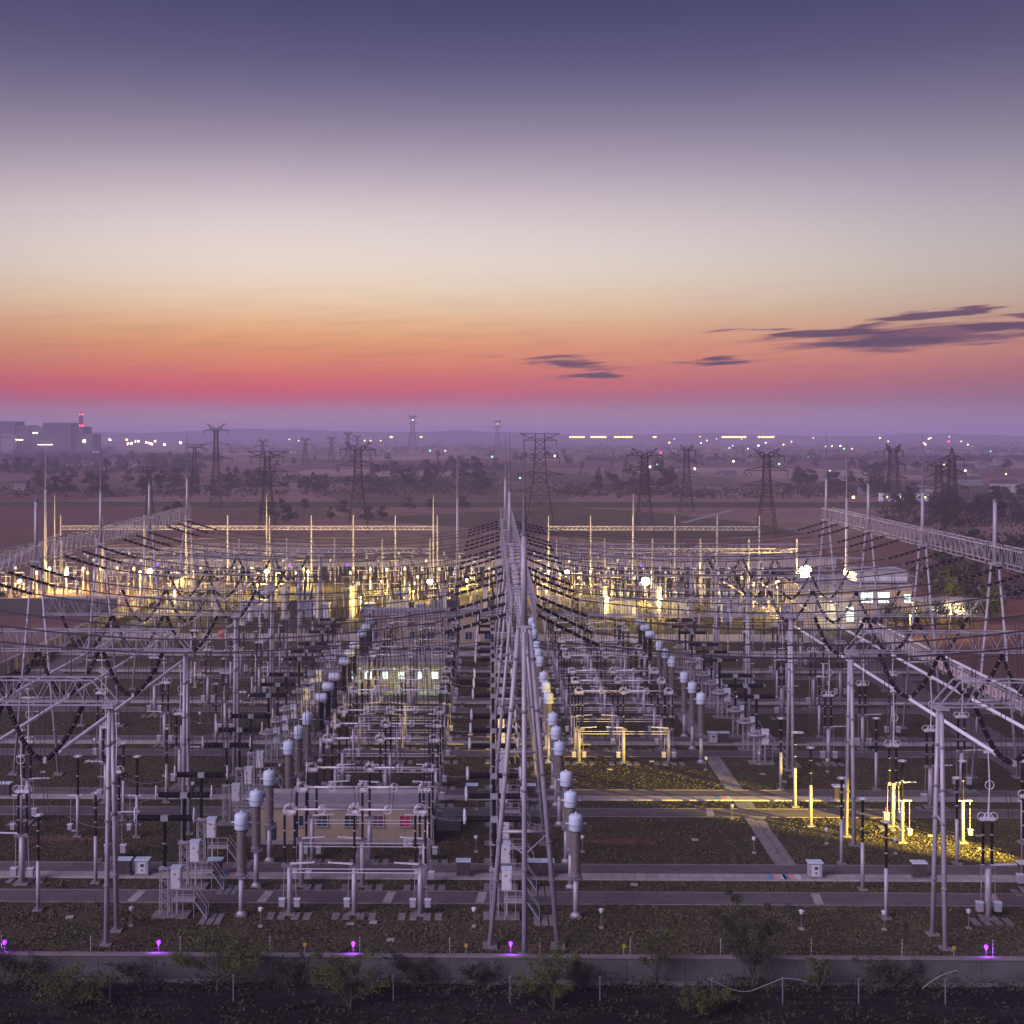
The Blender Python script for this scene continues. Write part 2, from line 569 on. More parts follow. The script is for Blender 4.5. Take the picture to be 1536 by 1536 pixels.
def copy_tree(o, parent=None):
    c = o.copy()
    COL.objects.link(c)
    c.parent = parent
    for ch in kids(o):
        copy_tree(ch, c)
    return c
class Proto:
    """the first place() uses the model itself, later ones use copies"""
    def __init__(s, root):
        s.root, s.used = root, False
        kids(root)
        for c in kids(root):
            kids(c)
    def place(s, loc, label, cat, group=None, rz=0.0, scale=None):
        o = copy_tree(s.root) if s.used else s.root
        s.used = True
        o.location = loc
        o.rotation_euler = (0, 0, rz)
        o.scale = scale if scale else (1, 1, 1)
        return tag(o, label, cat, group)
ORD = 'first second third fourth fifth sixth seventh eighth ninth tenth eleventh twelfth thirteenth fourteenth fifteenth sixteenth seventeenth eighteenth nineteenth'.split()
for _t, _w in (('twentieth', 'twenty'), ('thirtieth', 'thirty'), ('fortieth', 'forty')):
    ORD += [_t] + [_w + '-' + o for o in ORD[:9]]

def ribbed(r_in, r_out, z0, z1, pitch):
    n = max(2, int(round((z1 - z0) / pitch)))
    pr = []
    h = (z1 - z0) / n
    for i in range(n):
        z = z0 + i * h
        pr += [(r_in, z), (r_out, z + h * 0.35), (r_in, z + h * 0.7)]
    pr.append((r_in, z1))
    return pr

# ------------------------------------------------------------------ the setting
BAY = 26.0
ROWS = [110.5 + BAY * i + 7 * j for i in range(5) for j in range(3)]
XL, XC, XR = -53.4, 2.6, 58.7
GY = [104 + BAY * i for i in range(6)]

def sheet(name, x0, x1, y0, y1, z, mat, parent=None):
    o = MB().quad((x0, y0, z), (x1, y0, z), (x1, y1, z), (x0, y1, z)).build(name, mat, parent)
    if parent is None:
        kind(o, 'structure')
    return o
# the plain, out to the horizon
sheet('ground', -14000, 14000, -300, 30000, -0.12, 'fields')
sheet('lawn', -80.5, 75.5, 99.0, 420, 0.0, 'grass_ground')

def uneven(name, x0, x1, y0, y1, nx, ny, amp, z, mat, seed):
    r = random.Random(seed)
    m = MB()
    for j in range(ny + 1):
        for i in range(nx + 1):
            x = x0 + (x1 - x0) * i / nx
            y = y0 + (y1 - y0) * j / ny
            h = amp * (math.sin(x * 0.35 + seed) * math.sin(y * 1.3) * 0.4 + math.sin(x * 0.9 + y * 0.7) * 0.25 + r.uniform(-0.35, 0.35))
            m.v.append((x, y, z + h))
    for j in range(ny):
        for i in range(nx):
            a = j * (nx + 1) + i
            m.f.append((a, a + 1, a + nx + 2, a + nx + 1))
    return kind(m.build(name, mat, None, True), 'structure')
uneven('dirt_track', -60, 60, 80, 96.6, 240, 40, 0.16, 0.10, 'dirt', 3)

# roads of each bay: the narrow service road, the cable trench, the wide road
for i in range(5):
    o = BAY * i
    x0, x1 = (-80, 72)
    road = MB().box(((x0 + x1) / 2, 115 + o, 0.0), (x1 - x0, 2.9, 0.06)).build('service_road', 'asphalt')
    kind(road, 'structure')
    k = MB()
    for yy in (113.48, 116.52):
        k.box(((x0 + x1) / 2, yy + o, 0.01), (x1 - x0, 0.12, 0.12))
    k.build('kerb', 'kerb', road)
    rd = MB().box(((x0 + x1) / 2, 122.6 + o, 0.0), (x1 - x0, 2.5, 0.07)).build('road', 'asphalt')
    kind(rd, 'structure')
    MB().box(((x0 + x1) / 2, 123.95 + o, 0.01), (x1 - x0, 0.14, 0.14)).build('kerb', 'kerb', rd)
    tr = MB().box(((x0 + x1) / 2, 120.35 + o, 0.04), (x1 - x0, 1.5, 0.22)).build('cable_trench', 'cover_slab')
    kind(tr, 'structure')
for x0, x1 in ((61.5, 68.0), (-77, -71.5)):
    kind(MB().box(((x0 + x1) / 2, 215, 0.005), (x1 - x0, 225, 0.08)).build('road', 'asphalt'), 'structure')
kind(MB().box((-4, 243, 0.01), (150, 6, 0.09)).build('road', 'concrete_pale'), 'structure')
kind(MB().box((-8, 262, 0.01), (142, 9, 0.09)).build('road', 'concrete_pale'), 'structure')
# paved footpath between the grass plots
for y0, y1 in ((124.2, 139.4), (142.7, 145.2), (150.2, 165.4), (176.2, 191.4)):
    kind(MB().box((27.4, (y0 + y1) / 2, 0.02), (1.9, y1 - y0, 0.06)).build('path', 'paver'), 'structure')
kind(MB().box((-4.3, 136.7, 0.02), (2.4, 4.6, 0.06)).build('path', 'paver'), 'structure')
kind(MB().box((-23.6, 134.7, 0.02), (1.6, 4.6, 0.06)).build('path', 'paver'), 'structure')
kind(MB().box((-12.2, 126.6, 0.02), (1.3, 4.9, 0.06)).build('path', 'paver'), 'structure')
# concrete strips across the service road and painted bands on the trench covers
for u, v in ((205, 1345), (398, 1346), (584, 1346), (722, 1346), (1226, 1349), (1492, 1350), (1065, 1215), (640, 1214)):
    p = G(u, v)
    D = 115.0 if v > 1300 else 141.0
    x = W(u, v, D).x
    kind(MB().rbox((x, D, 0.036), (0.75, 2.7, 0.008), rz=R(-6)).build('path', 'concrete_pale'), 'structure')
for u, D in ((348, 120.35), (1165, 120.35), (1188, 120.35), (1085, 146.4)):
    x = W(u, 1317, D).x
    for q, mt in enumerate(('sign_blue', 'sign_pink', 'paint_white')):
        kind(MB().rbox((x + 0.55 * (q - 1), D, 0.158), (0.5, 1.3, 0.008)).build('road_marking', mt), 'structure')
# bare soil round the gantry feet and in the lawn
for x, y, w, l in ((3, 103.6, 7.5, 2.2), (-30, 104.5, 3, 3), (13, 131.0, 9, 2.5), (-42, 131.4, 9, 2.0), (37, 150.3, 8, 2.0)):
    m = MB()
    n = 14
    m.v = [(x + math.cos(6.283 * k / n) * w / 2 * rnd.uniform(.7, 1), y + math.sin(6.283 * k / n) * l / 2 * rnd.uniform(.7, 1), 0.012) for k in range(n)]
    m.f = [tuple(range(n))]
    kind(m.build('soil', 'soil_red'), 'structure')

# grass: tufts over the near lawn, one mass
def grass():
    r = random.Random(5)
    m = MB()
    def free(x, y):
        k = (y - 104) % BAY
        return not (9.3 < k < 12.7 or 15.4 < k < 20.2)
    n = 0
    while n < 130000:
        y = 99.5 + 110 * (r.random() ** 1.5)
        x = r.uniform(-0.40 * y, 0.42 * y)
        if x < -70 or x > 60 or not free(x, y):
            continue
        n += 1
        h = r.uniform(0.04, 0.11) * (1 + 0.6 * math.sin(x * 0.7) * math.sin(y * 0.9))
        a = r.uniform(0, math.pi)
        w = r.uniform(0.05, 0.13)
        ca, sa = math.cos(a) * w, math.sin(a) * w
        lx, ly = r.uniform(-.07, .07), r.uniform(-.07, .07)
        b = len(m.v)
        m.v += [(x - ca, y - sa, 0.0), (x + ca, y + sa, 0.0), (x + ca * .6 + lx, y + sa * .6 + ly, h), (x - ca * .7 + lx, y - sa * .7 + ly, h * .8)]
        m.f.append((b, b + 1, b + 2, b + 3))
    o = m.build('grass', 'blade')
    kind(o, 'stuff')
    o['label'] = 'dry brown and olive turf on the plots between the roads'
grass()

# ------------------------------------------------------------------ gantries
def tri_bar(m, a, b, r):
    return m.tube((a, b), r, 4, False)
def truss_parts(parent, L, w, h, nseg, rc, rb, taper0=0.0):
    """box girder along local +X, bottom at z = 0; the four chords and the web as parts; taper0 shortens the top at the near end"""
    ys = (-w / 2, w / 2)
    for y in ys:
        MB().bar((0, y, 0), (L, y, 0), rc).build('chord', 'lattice', parent)
        c = MB().bar((taper0, y, h), (L, y, h), rc)
        if taper0:
            c.bar((0, y, 0), (taper0, y, h), rc)
        c.build('chord', 'lattice', parent)
    b = MB()
    st = L / nseg
    for i in range(nseg):
        x0, x1, xm = i * st, (i + 1) * st, (i + .5) * st
        if x0 < taper0 - 0.1:
            continue
        for y in ys:
            tri_bar(b, (x0, y, 0), (xm, y, h), rb)
            tri_bar(b, (xm, y, h), (x1, y, 0), rb)
            if i % 2 == 0:
                tri_bar(b, (x0, y, 0), (x0, y, h), rb)
        tri_bar(b, (x0, ys[i % 2], h), (x1, ys[1 - i % 2], h), rb)
    b.build('web_bracing', 'lattice', parent)

FLANGE = []
def flange(parent, loc):
    if not FLANGE:
        o = MB().lathe((0, 0, 0), [(0.25, -0.1), (0.28, -0.06), (0.28, 0.06), (0.25, 0.1)], 10).build('flange', 'steel_dark', parent, loc=loc)
        FLANGE.append(o)
        return o
    return again(FLANGE[0], 'flange', parent, loc)
def a_frame(third, masted=True):
    """A-shaped tubular column, legs spread along X, apex under the girder at 25 m, mast above to 32.3 m"""
    t = thing('gantry_column')
    for s in (-1, 1):
        leg = MB().tube(((s * 2.65, 0, 0), (s * 0.42, 0, 25.0)), [0.21, 0.18] if third else [0.17, 0.145], 10).build('leg', 'steel', t, True)
        for k in (5.2, 8.2, 13.5, 18.5, 22.5):
            flange(leg, (s * (2.65 - 2.23 * k / 25.0), 0, k))
        MB().box((s * 2.65, 0, 0.08), (1.1, 1.1, 0.22)).build('foundation', 'pad', t)
    st = MB().tube(((-1.85, 0, 9.0), (1.85, 0, 9.0)), 0.14, 8).build('strut', 'steel', t, True)
    br = MB()
    for s in (-1, 1) if third else ():
        br.bar((s * 1.75, -0.05, 8.8), (s * 0.25, -0.05, 7.4), 0.06)
    br.bar((-0.3, -0.05, 7.4), (0.3, -0.05, 7.4), 0.08)
    br.build('brace', 'steel', st)
    MB().box((0, 0, 25.0), (1.2, 0.6, 0.2)).build('head_plate', 'steel', t)
    if not masted:
        return t
    mast = MB().tube(((0, 0, 25.0), (0, 0, 32.2)), [0.27, 0.22], 10).build('mast', 'steel', t, True)
    MB().lathe((0, 0, 32.1), [(0.29, 0), (0.29, 0.14), (0.1, 0.3)], 10).build('mast_cap', 'steel_dark', mast)
    if third:
        lg = MB().tube(((0, -2.0, 0), (0, -0.3, 24.6)), [0.215, 0.18], 10).build('leg', 'steel', t, True)
        for k in (6.5, 12.5, 18.5):
            flange(lg, (0, -2.0 + 1.7 * k / 24.6, k))
        MB().box((0, -2.0, 0.08), (1.1, 1.1, 0.22)).build('foundation', 'pad', t)
    return t
def rod_on(parent):
    m = MB().tube(((0, 0, 32.3), (0, 0, 35.2), (0, 0, 35.25), (0, 0, 37.6), (0, 0, 40.05)), [0.16, 0.11, 0.075, 0.05, 0.03], 6)
    return m.build('lightning_rod', 'steel_dark', parent)
col_plain, col_low = Proto(a_frame(False)), Proto(a_frame(False, False))
names3 = {'l': ('left', XL, (3, 5)), 'c': ('central', XC, (3, 5)), 'r': ('right', XR, (3, 5))}
for key, (nm, x, rods) in names3.items():
    for i, y in enumerate(GY):
        if key != 'c' and i < 1:
            continue                                     # outside the frame
        if key == 'c' and i == 0:
            t = a_frame(True)
            t.location = (x, y, 0)
            tag(t, 'three-legged lavender steel gantry tower at the near end of the central row', 'gantry tower', 'tall gantry towers')
            rod_on(t)
            continue
        rodtxt = ' topped by a lightning rod' if i in rods else ' with a bare mast'
        bare = key == 'c' and i not in rods
        if bare:
            rodtxt = ' ending under its girder'
        t = (col_low if bare else col_plain).place((x, y, 0), f'A-shaped steel gantry tower{rodtxt}, {ORD[i]} from the front in the {nm} row', 'gantry tower', 'tall gantry towers')
        if i in rods:
            rod_on(t)

span = thing('gantry_girder')
truss_parts(span, BAY - 0.9, 1.9, 2.1, 13, 0.08, 0.032)
span_p = Proto(span)
for key, (nm, x, rods) in names3.items():
    for i in range(5):
        if key != 'c' and i < 1:
            continue
        span_p.place((x, GY[i] + 0.45, 25.0), f'lattice girder bridging the {ORD[i]} and {ORD[i + 1]} towers of the {nm} gantry row', 'girder', 'high lattice girders', R(90))

# low gantries that carry the tubular busbars
def low_column():
    t = thing('gantry_post')
    for y0 in (0.0, 3.0):
        leg = MB().tube(((0, y0, 0), (0, 0.9 + y0 * 0.25, 18.5)), [0.21, 0.18], 10).build('leg', 'steel', t, True)
        for k in (4.6, 9.6, 12.2, 15.5):
            flange(leg, (0, y0 + (0.9 - 0.75 * y0) * k / 18.5, k))
        MB().box((0, y0, 0.06), (0.9, 0.9, 0.2)).build('foundation', 'pad', t)
    MB().bar((0, 0.45, 9.6), (0, 2.3, 9.9), 0.1).build('strut', 'steel', t)
    MB().box((0, 1.3, 18.5), (0.9, 1.9, 0.16)).build('head_plate', 'steel', t)
    return t
lowc = Proto(low_column())
lowb = thing('busbar_girder')
truss_parts(lowb, 23.2, 1.5, 1.95, 11, 0.075, 0.034, 1.7)
lowb_p = Proto(lowb)
for i, y in enumerate(GY):
    for nm, x, sgn in (('left', -30.1, -1), ('right', 35.3, 1)):
        lowc.place((x, y, 0), f'slender two-legged steel post under the {ORD[i]} busbar girder from the front, {nm} side', 'gantry post', 'busbar gantry posts')
        lowb_p.place((x - sgn * 0.4, y + 1.3, 18.66), f'low lattice girder over the {nm} busbars, {ORD[i]} from the front', 'girder', 'low busbar girders', 0 if sgn > 0 else R(180))
    if i >= 2:
        lowb_p.place((3.3, y + 1.3, 18.66), f'low lattice girder across the right disconnectors, {ORD[i - 2]} from the front', 'girder', 'low busbar girders', 0, (1.335, 1, 1))
TUBES = [('left', -35.3), ('left', -41.7), ('left', -47.8), ('right', 41.1), ('right', 47.2), ('right', 53.0)]
words = ['innermost', 'middle', 'outermost']
for k, (nm, x) in enumerate(TUBES):
    t = thing('busbar_tube', (x, 0, 14.0))
    MB().tube(((0, 109.2, 0), (0, 237, 0)), 0.165, 8).build('tube', 'aluminium', t, True)
    MB().sphere((0, 109.0, 0), 0.24).build('end_ball', 'aluminium', t, True)
    c = MB()
    for y in GY:
        c.box((0, y + 1.3, 0.1), (0.28, 0.5, 0.34))
    c.build('clamp', 'steel', t)
    tag(t, f'{words[k % 3]} of three silver busbar tubes hanging under the {nm} low girders', 'busbar', 'tubular busbars')

# ------------------------------------------------------------------ insulator strings
def disc_string(pts, parent, r_out=0.20, groups=4, gap=0.16, r_in=None):
    """dark disc groups with pale couplings along a polyline"""
    r_in = r_in or r_out * 0.7
    pts = [Vector(p) for p in pts]
    seg = [(pts[i + 1] - pts[i]).length for i in range(len(pts) - 1)]
    L = sum(seg)
    def at(s):
        s = max(0, min(L, s))
        for i, l in enumerate(seg):
            if s <= l or i == len(seg) - 1:
                return pts[i].lerp(pts[i + 1], min(1, s / l))
            s -= l
    d, w = MB(), MB()
    gl = (L - gap * (groups + 1)) / groups
    for g in range(groups):
        s0 = gap + g * (gl + gap)
        n = max(3, int(gl / 0.2))
        P, Q = [], []
        for i in range(n):
            a = s0 + gl * i / n
            P += [at(a), at(a + gl / n * 0.45)]
            Q += [r_in, r_out]
        P.append(at(s0 + gl))
        Q.append(r_in)
        d.tube(P, Q, 7)
        w.tube((at(s0 - gap), at(s0)), 0.055, 5)
    w.tube((at(L - gap), at(L)), 0.055, 5)
    o = d.build('disc_string', 'string_glaze', parent)
    w.build('coupling', 'spacer', o)
    return o
SLEN = 5.3
def tension_string(slope):
    t = thing('insulator_string')
    n = 8
    base = [Vector((SLEN * i / n, 0, -slope * SLEN * (i / n) * (1.12 - 0.12 * i / n))) for i in range(n + 1)]
    for y in (-0.22, 0.22):
        disc_string([p + Vector((0.2, y, 0)) for p in base], t, 0.135, 7, 0.12)
    e = base[-1]
    y = MB()
    y.box((0.12, 0, 0), (0.2, 0.6, 0.1))
    y.box((e.x + 0.3, 0, e.z), (0.22, 0.6, 0.1))
    y.build('yoke_plate', 'steel_dark', t)
    MB().torus((e.x + 0.1, 0, e.z), 0.42, 0.03, 'X', 12, 4).build('grading_ring', 'steel_dark', t)
    return t, Vector((e.x + 0.4, 0, e.z))
SL = [0.22, 0.30, 0.40, 0.50]
strings = {s: (lambda q: (Proto(q[0]), q[1]))(tension_string(s)) for s in SL}

def span_wire(a, b, sag, r=0.048, sep=0.4, n=18):
    m = MB()
    for y in (-sep / 2, sep / 2):
        m.tube([a.lerp(b, i / n) + Vector((0, y, -sag * 4 * (i / n) * (1 - i / n))) for i in range(n + 1)], r, 4, False)
    return m
ZA = 25.1
side_w = {'cl': 'left', 'cr': 'right'}
CONDUCTOR_Z = {}
for k, D in enumerate(ROWS):
    rs = 0.50 - 0.28 * (k / 14.0) ** 0.8
    rs = min(SL, key=lambda s: abs(s - rs))
    places = [('central girder reaching left', XC - 1.0, -1, 0.30), ('left girder reaching right', XL + 1.0, 1, 0.30),
              ('central girder reaching right', XC + 1.0, 1, rs), ('right girder reaching left', XR - 1.0, -1, 0.30)]
    ends = []
    for txt, x, sg, sl in places:
        p, e = strings[sl]
        tip = Vector((x + sg * e.x, D, ZA + e.z))
        ends.append(tip)
        if tip.x < -0.39 * D - 3 or x > 0.43 * D + 8:
            continue
        p.place((x, D, ZA), f'dark double insulator string, {ORD[k]} from the front on the {txt}', 'insulator', 'tension insulator strings', 0 if sg > 0 else R(180))
    for (a, b, nm, sag) in ((ends[1], ends[0], 'left', 1.7), (ends[2], ends[3], 'right', 1.5)):
        o = span_wire(a, b, sag).build('conductor', 'wire')
        tag(o, f'twin overhead conductor, {ORD[k]} from the front, spanning the {nm} half of the yard', 'conductor', 'overhead conductors')
        CONDUCTOR_Z[(nm, k)] = (a, b, sag)
def wire_z(nm, k, x):
    a, b, sag = CONDUCTOR_Z[(nm, k)]
    q = (x - a.x) / (b.x - a.x)
    return a.z + (b.z - a.z) * q - 4 * sag * q * (1 - q)

for i in range(1, 6):
    for q in range(3):
        y = GY[i] + 3.0 + 2.4 * q
        a, b = Vector((XL + 1, y, 18.4)), Vector((XR - 1, y, 18.4))
        m = MB()
        for half in ((Vector((XL + 1, y, 18.6)), Vector((XC, y, 18.9))), (Vector((XC, y, 18.9)), Vector((XR - 1, y, 18.6)))):
            m.tube([half[0].lerp(half[1], k / 12) - Vector((0, 0, 1.5 * 4 * (k / 12) * (1 - k / 12))) for k in range(13)], 0.045, 4, False)
        tag(m.build('cross_wire', 'wire'), f'thin cross wire behind the {ORD[i]} low girder from the front, {ORD[q]} of three', 'wire', 'cross wires')
# V strings that carry the tubes
def v_string():
    t = thing('hanging_insulator')
    for s in (-1, 1):
        pts = []
        for i in range(9):
            q = i / 8
            pts.append((s * 3.05 * (1 - q), 0, 4.55 * (1 - q) - 1.15 * math.sin(math.pi * q) * (1.0 if s < 0 else 0.55)))
        disc_string(pts, t, 0.23, 6, 0.14)
    MB().box((0, 0, 0.12), (0.3, 0.4, 0.3)).build('clamp', 'steel', t)
    return t
vs_p = Proto(v_string())
for i, y in enumerate(GY):
    for k, (nm, x) in enumerate(TUBES):
        if abs(x) > 0.42 * y + 4:
            continue
        vs_p.place((x, y + 1.3, 14.12), f'dark V-shaped insulator pair holding the {words[k % 3]} {nm} busbar under the {ORD[i]} low girder', 'insulator', 'V-shaped insulators')

# ------------------------------------------------------------------ yard equipment
def stacked(parent, x, y, z0, z1, n, r=0.15, mat='porcelain', name='insulator', sides=9):
    h = (z1 - z0) / n
    out = None
    for i in range(n):
        a, b = z0 + i * h, z0 + (i + 1) * h
        o = MB().lathe((x, y, 0), ribbed(r * 0.72, r, a + 0.08, b - 0.08, 0.14), sides).build(name, mat, parent)
        MB().lathe((x, y, 0), [(r * 1.05, a), (r * 1.05, a + 0.08)], sides).build('flange', 'spacer', o)
    MB().lathe((x, y, 0), [(r * 1.05, z1 - 0.08), (r * 1.05, z1)], sides).build('flange', 'spacer', o)
    return o

def breaker(round_deck):
    t = thing('circuit_breaker')
    MB().box((0.6, 0, 0.07), (3.0, 1.6, 0.18)).build('foundation', 'pad', t)
    f = MB()
    c = [(-.33, -.33), (.33, -.33), (.33, .33), (-.33, .33)]
    for x, y in c:
        f.bar((x, y, 0.1), (x, y, 3.9), 0.05)
    for k in range(4):
        z0, z1 = 0.2 + k * .92, 0.2 + (k + 1) * .92
        for q in range(4):
            (xa, ya), (xb, yb) = c[q], c[(q + 1) % 4]
            f.bar((xa, ya, z0), (xb, yb, z1), 0.022)
            f.bar((xa, ya, z1), (xb, yb, z1), 0.03)
    f.box((0, 0, 3.95), (0.85, 0.85, 0.12))
    f.build('support_frame', 'steel', t)
    stacked(t, 0, 0, 4.0, 7.9, 2, 0.19)
    MB().box((0, 0, 8.08), (0.62, 0.42, 0.42)).build('gear_housing', 'paint_grey', t)
    for s in (-1, 1):
        pr = [(0.14, 0), (0.25, 0.06)] + [(r, 0.06 + h) for r, h in ribbed(0.235, 0.275, 0, 1.8, 0.15)] + [(0.25, 1.9), (0.14, 1.96)]
        m = MB().lathe((0, 0, 0), pr, 10, 'X')
        m.v = [(s * (0.34 + x), y, 8.1 + z) for x, y, z in m.v]
        if s < 0:
            m.f = [q[::-1] for q in m.f]
        arm = m.build('arc_chamber', 'porcelain', t)
        if not round_deck:
            MB().torus((s * 2.46, 0, 8.3), 0.52, 0.085, 'X', 16, 6, 1.12, 0.7, R(10)).build('grading_ring', 'paint_white', t, True)
        MB().box((s * 2.38, 0, 8.1), (0.2, 0.2, 0.2)).build('terminal', 'aluminium', arm)
    cab = MB().box((1.02, -0.1, 3.2), (0.82, 0.75, 1.72)).build('mechanism_cabinet', 'paint_white', t)
    MB().box((1.02, -0.12, 4.1), (0.9, 0.86, 0.06)).build('lid', 'cap_white', cab)
    dr = MB().box((1.02, -0.49, 3.15), (0.70, 0.025, 1.45)).build('door', 'paint_white', cab)
    MB().box((1.30, -0.52, 3.2), (0.05, 0.05, 0.22)).build('handle', 'steel_dark', cab)
    MB().box((0.95, -0.508, 3.55), (0.18, 0.012, 0.14)).build('warning_plate', 'steel_dark', cab)
    MB().bar((1.02, 0.0, 0.1), (1.02, 0.0, 2.35), 0.1).build('cabinet_post', 'steel', t)
    if round_deck:
        d = MB().lathe((0, 0, 3.45), [(1.15, 0), (1.2, 0.08), (1.15, 0.16)], 14).build('deck', 'steel', t)
    else:
        d = MB().box((1.75, -0.55, 1.55), (1.9, 0.95, 0.08)).build('platform', 'steel', t)
    rl = MB()
    for x in (0.85, 1.75, 2.65):
        rl.bar((x, -1.0, 0.1), (x, -1.0, 2.5), 0.03)
    rl.bar((0.85, -1.0, 2.5), (2.65, -1.0, 2.5), 0.03)
    rl.bar((0.85, -1.0, 2.05), (2.65, -1.0, 2.05), 0.025)
    rl.build('railing', 'steel', t)
    st = MB()
    for y in (-1.0, -0.2):
        st.bar((2.7, y, 1.55), (3.7, y, 0.1), 0.05)
        st.bar((2.7, y, 2.5), (3.7, y, 1.05), 0.03)
        st.bar((3.7, y, 0.1), (3.7, y, 1.05), 0.03)
    st.build('stair_stringer', 'steel', t)
    tread = None
    for q in range(6):
        loc = (2.78 + q * .17, -0.6, 1.4 - q * 0.24)
        if tread is None:
            tread = MB().box((0, 0, 0), (0.26, 0.8, 0.05)).build('tread', 'steel_dark', t, loc=loc)
        else:
            again(tread, 'tread', t, loc)
    for q in range(3):
        MB().box((3.5 + q * 0.62, -0.9, 0.05), (0.5, 2.4, 0.08)).build('paving_slab', 'pad', t)
    return t
brk_a, brk_b = Proto(breaker(False)), Proto(breaker(True))
for k, D in enumerate(ROWS):
    brk_a.place((-27.1, D, 0), f'T-shaped circuit breaker with dark arms, {ORD[k]} from the front in the left breaker line', 'circuit breaker', 'T-shaped circuit breakers') if k < 6 else \
        brk_b.place((-27.1, D, 0), f'T-shaped circuit breaker with dark arms, {ORD[k]} from the front in the left breaker line', 'circuit breaker', 'T-shaped circuit breakers')
    brk_a.place((0.3, D, 0), f'T-shaped circuit breaker with dark arms, {ORD[k]} from the front beside the central gantry legs', 'circuit breaker', 'T-shaped circuit breakers')
    if k >= 6:
        brk_b.place((32.3, D, 0), f'T-shaped circuit breaker with dark arms, {ORD[k - 6]} from the front in the right breaker line', 'circuit breaker', 'T-shaped circuit breakers')

def current_transformer(drum):
    t = thing('current_transformer')
    MB().box((0, 0, 0.06), (0.95, 0.95, 0.16)).build('foundation', 'pad', t)
    p = MB().tube(((0, 0, 0.1), (0, 0, 3.2)), 0.225, 12).build('pole', 'steel', t, True)
    MB().lathe((0, 0, 0.12), [(0.42, 0), (0.42, 0.06), (0.24, 0.3)], 12).build('base_plate', 'steel', p)
    b = MB().box((0, 0, 3.3), (0.86, 0.8, 0.26))
    b.lathe((0, 0, 3.42), [(0.5, 0), (0.5, 0.12), (0.43, 0.2)], 14)
    b.build('mount', 'steel_dark', t)
    MB().box((0.48, -0.1, 3.3), (0.2, 0.3, 0.3)).build('terminal_box', 'paint_grey', t)
    if drum:
        MB().lathe((0, 0, 0), ribbed(0.31, 0.36, 3.6, 7.35, 0.15), 14).build('insulator', 'porcelain', t)
        h = MB().lathe((-0.72, 0, 7.85), [(0.1, -0.04), (0.45, 0.03), (0.52, 0.14), (0.52, 1.30), (0.45, 1.41), (0.1, 1.48)], 16, 'X').build('head', 'cap_white', t, True)
        MB().box((0, 0, 7.38), (0.5, 0.5, 0.3)).build('neck', 'cap_white', h)
    else:
        MB().lathe((0, 0, 0), ribbed(0.375, 0.41, 3.6, 7.2, 0.15), 16).build('insulator', 'ct_brown', t)
        h = MB().lathe((0, 0, 7.2), [(0.54, 0), (0.585, 0.05), (0.585, 1.06), (0.56, 1.17), (0.47, 1.28), (0.2, 1.36), (0.02, 1.38)], 18).build('head', 'cap_white', t, True)
        MB().lathe((0, 0, 8.56), [(0.09, 0), (0.09, 0.1), (0.05, 0.16)], 8).build('lifting_eye', 'cap_white', h)
        MB().lathe((0, 0, 7.14), [(0.47, 0), (0.47, 0.08)], 16).build('collar', 'steel_dark', h)
        MB().lathe((0, 0, 7.62), [(0.592, 0), (0.604, 0.02), (0.604, 0.07), (0.592, 0.09)], 18).build('seam_band', 'paint_grey', h)
    for s in (-1, 1):
        MB().bar((s * 0.5, 0, 7.75), (s * 0.85, 0, 7.75), 0.07, 6).build('terminal', 'aluminium', t)
    return t
ct_dome, ct_drum = Proto(current_transformer(False)), Proto(current_transformer(True))
for k, D in enumerate(ROWS):
    (ct_dome if k < 6 else ct_drum).place((-20.7, D, 0), f'current transformer with {"white dome" if k < 6 else "pale drum"} head, {ORD[k]} from the front in the left line', 'transformer', 'current transformers')
    ct_dome.place((7.05, D, 0), f'current transformer with white dome head, {ORD[k]} from the front just right of the central towers', 'transformer', 'current transformers')
    if k >= 6:
        (ct_dome if k < 12 else ct_drum).place((25.6, D, 0), f'current transformer with {"white dome" if k < 12 else "pale drum"} head, {ORD[k - 6]} from the front in the right line', 'transformer', 'current transformers')

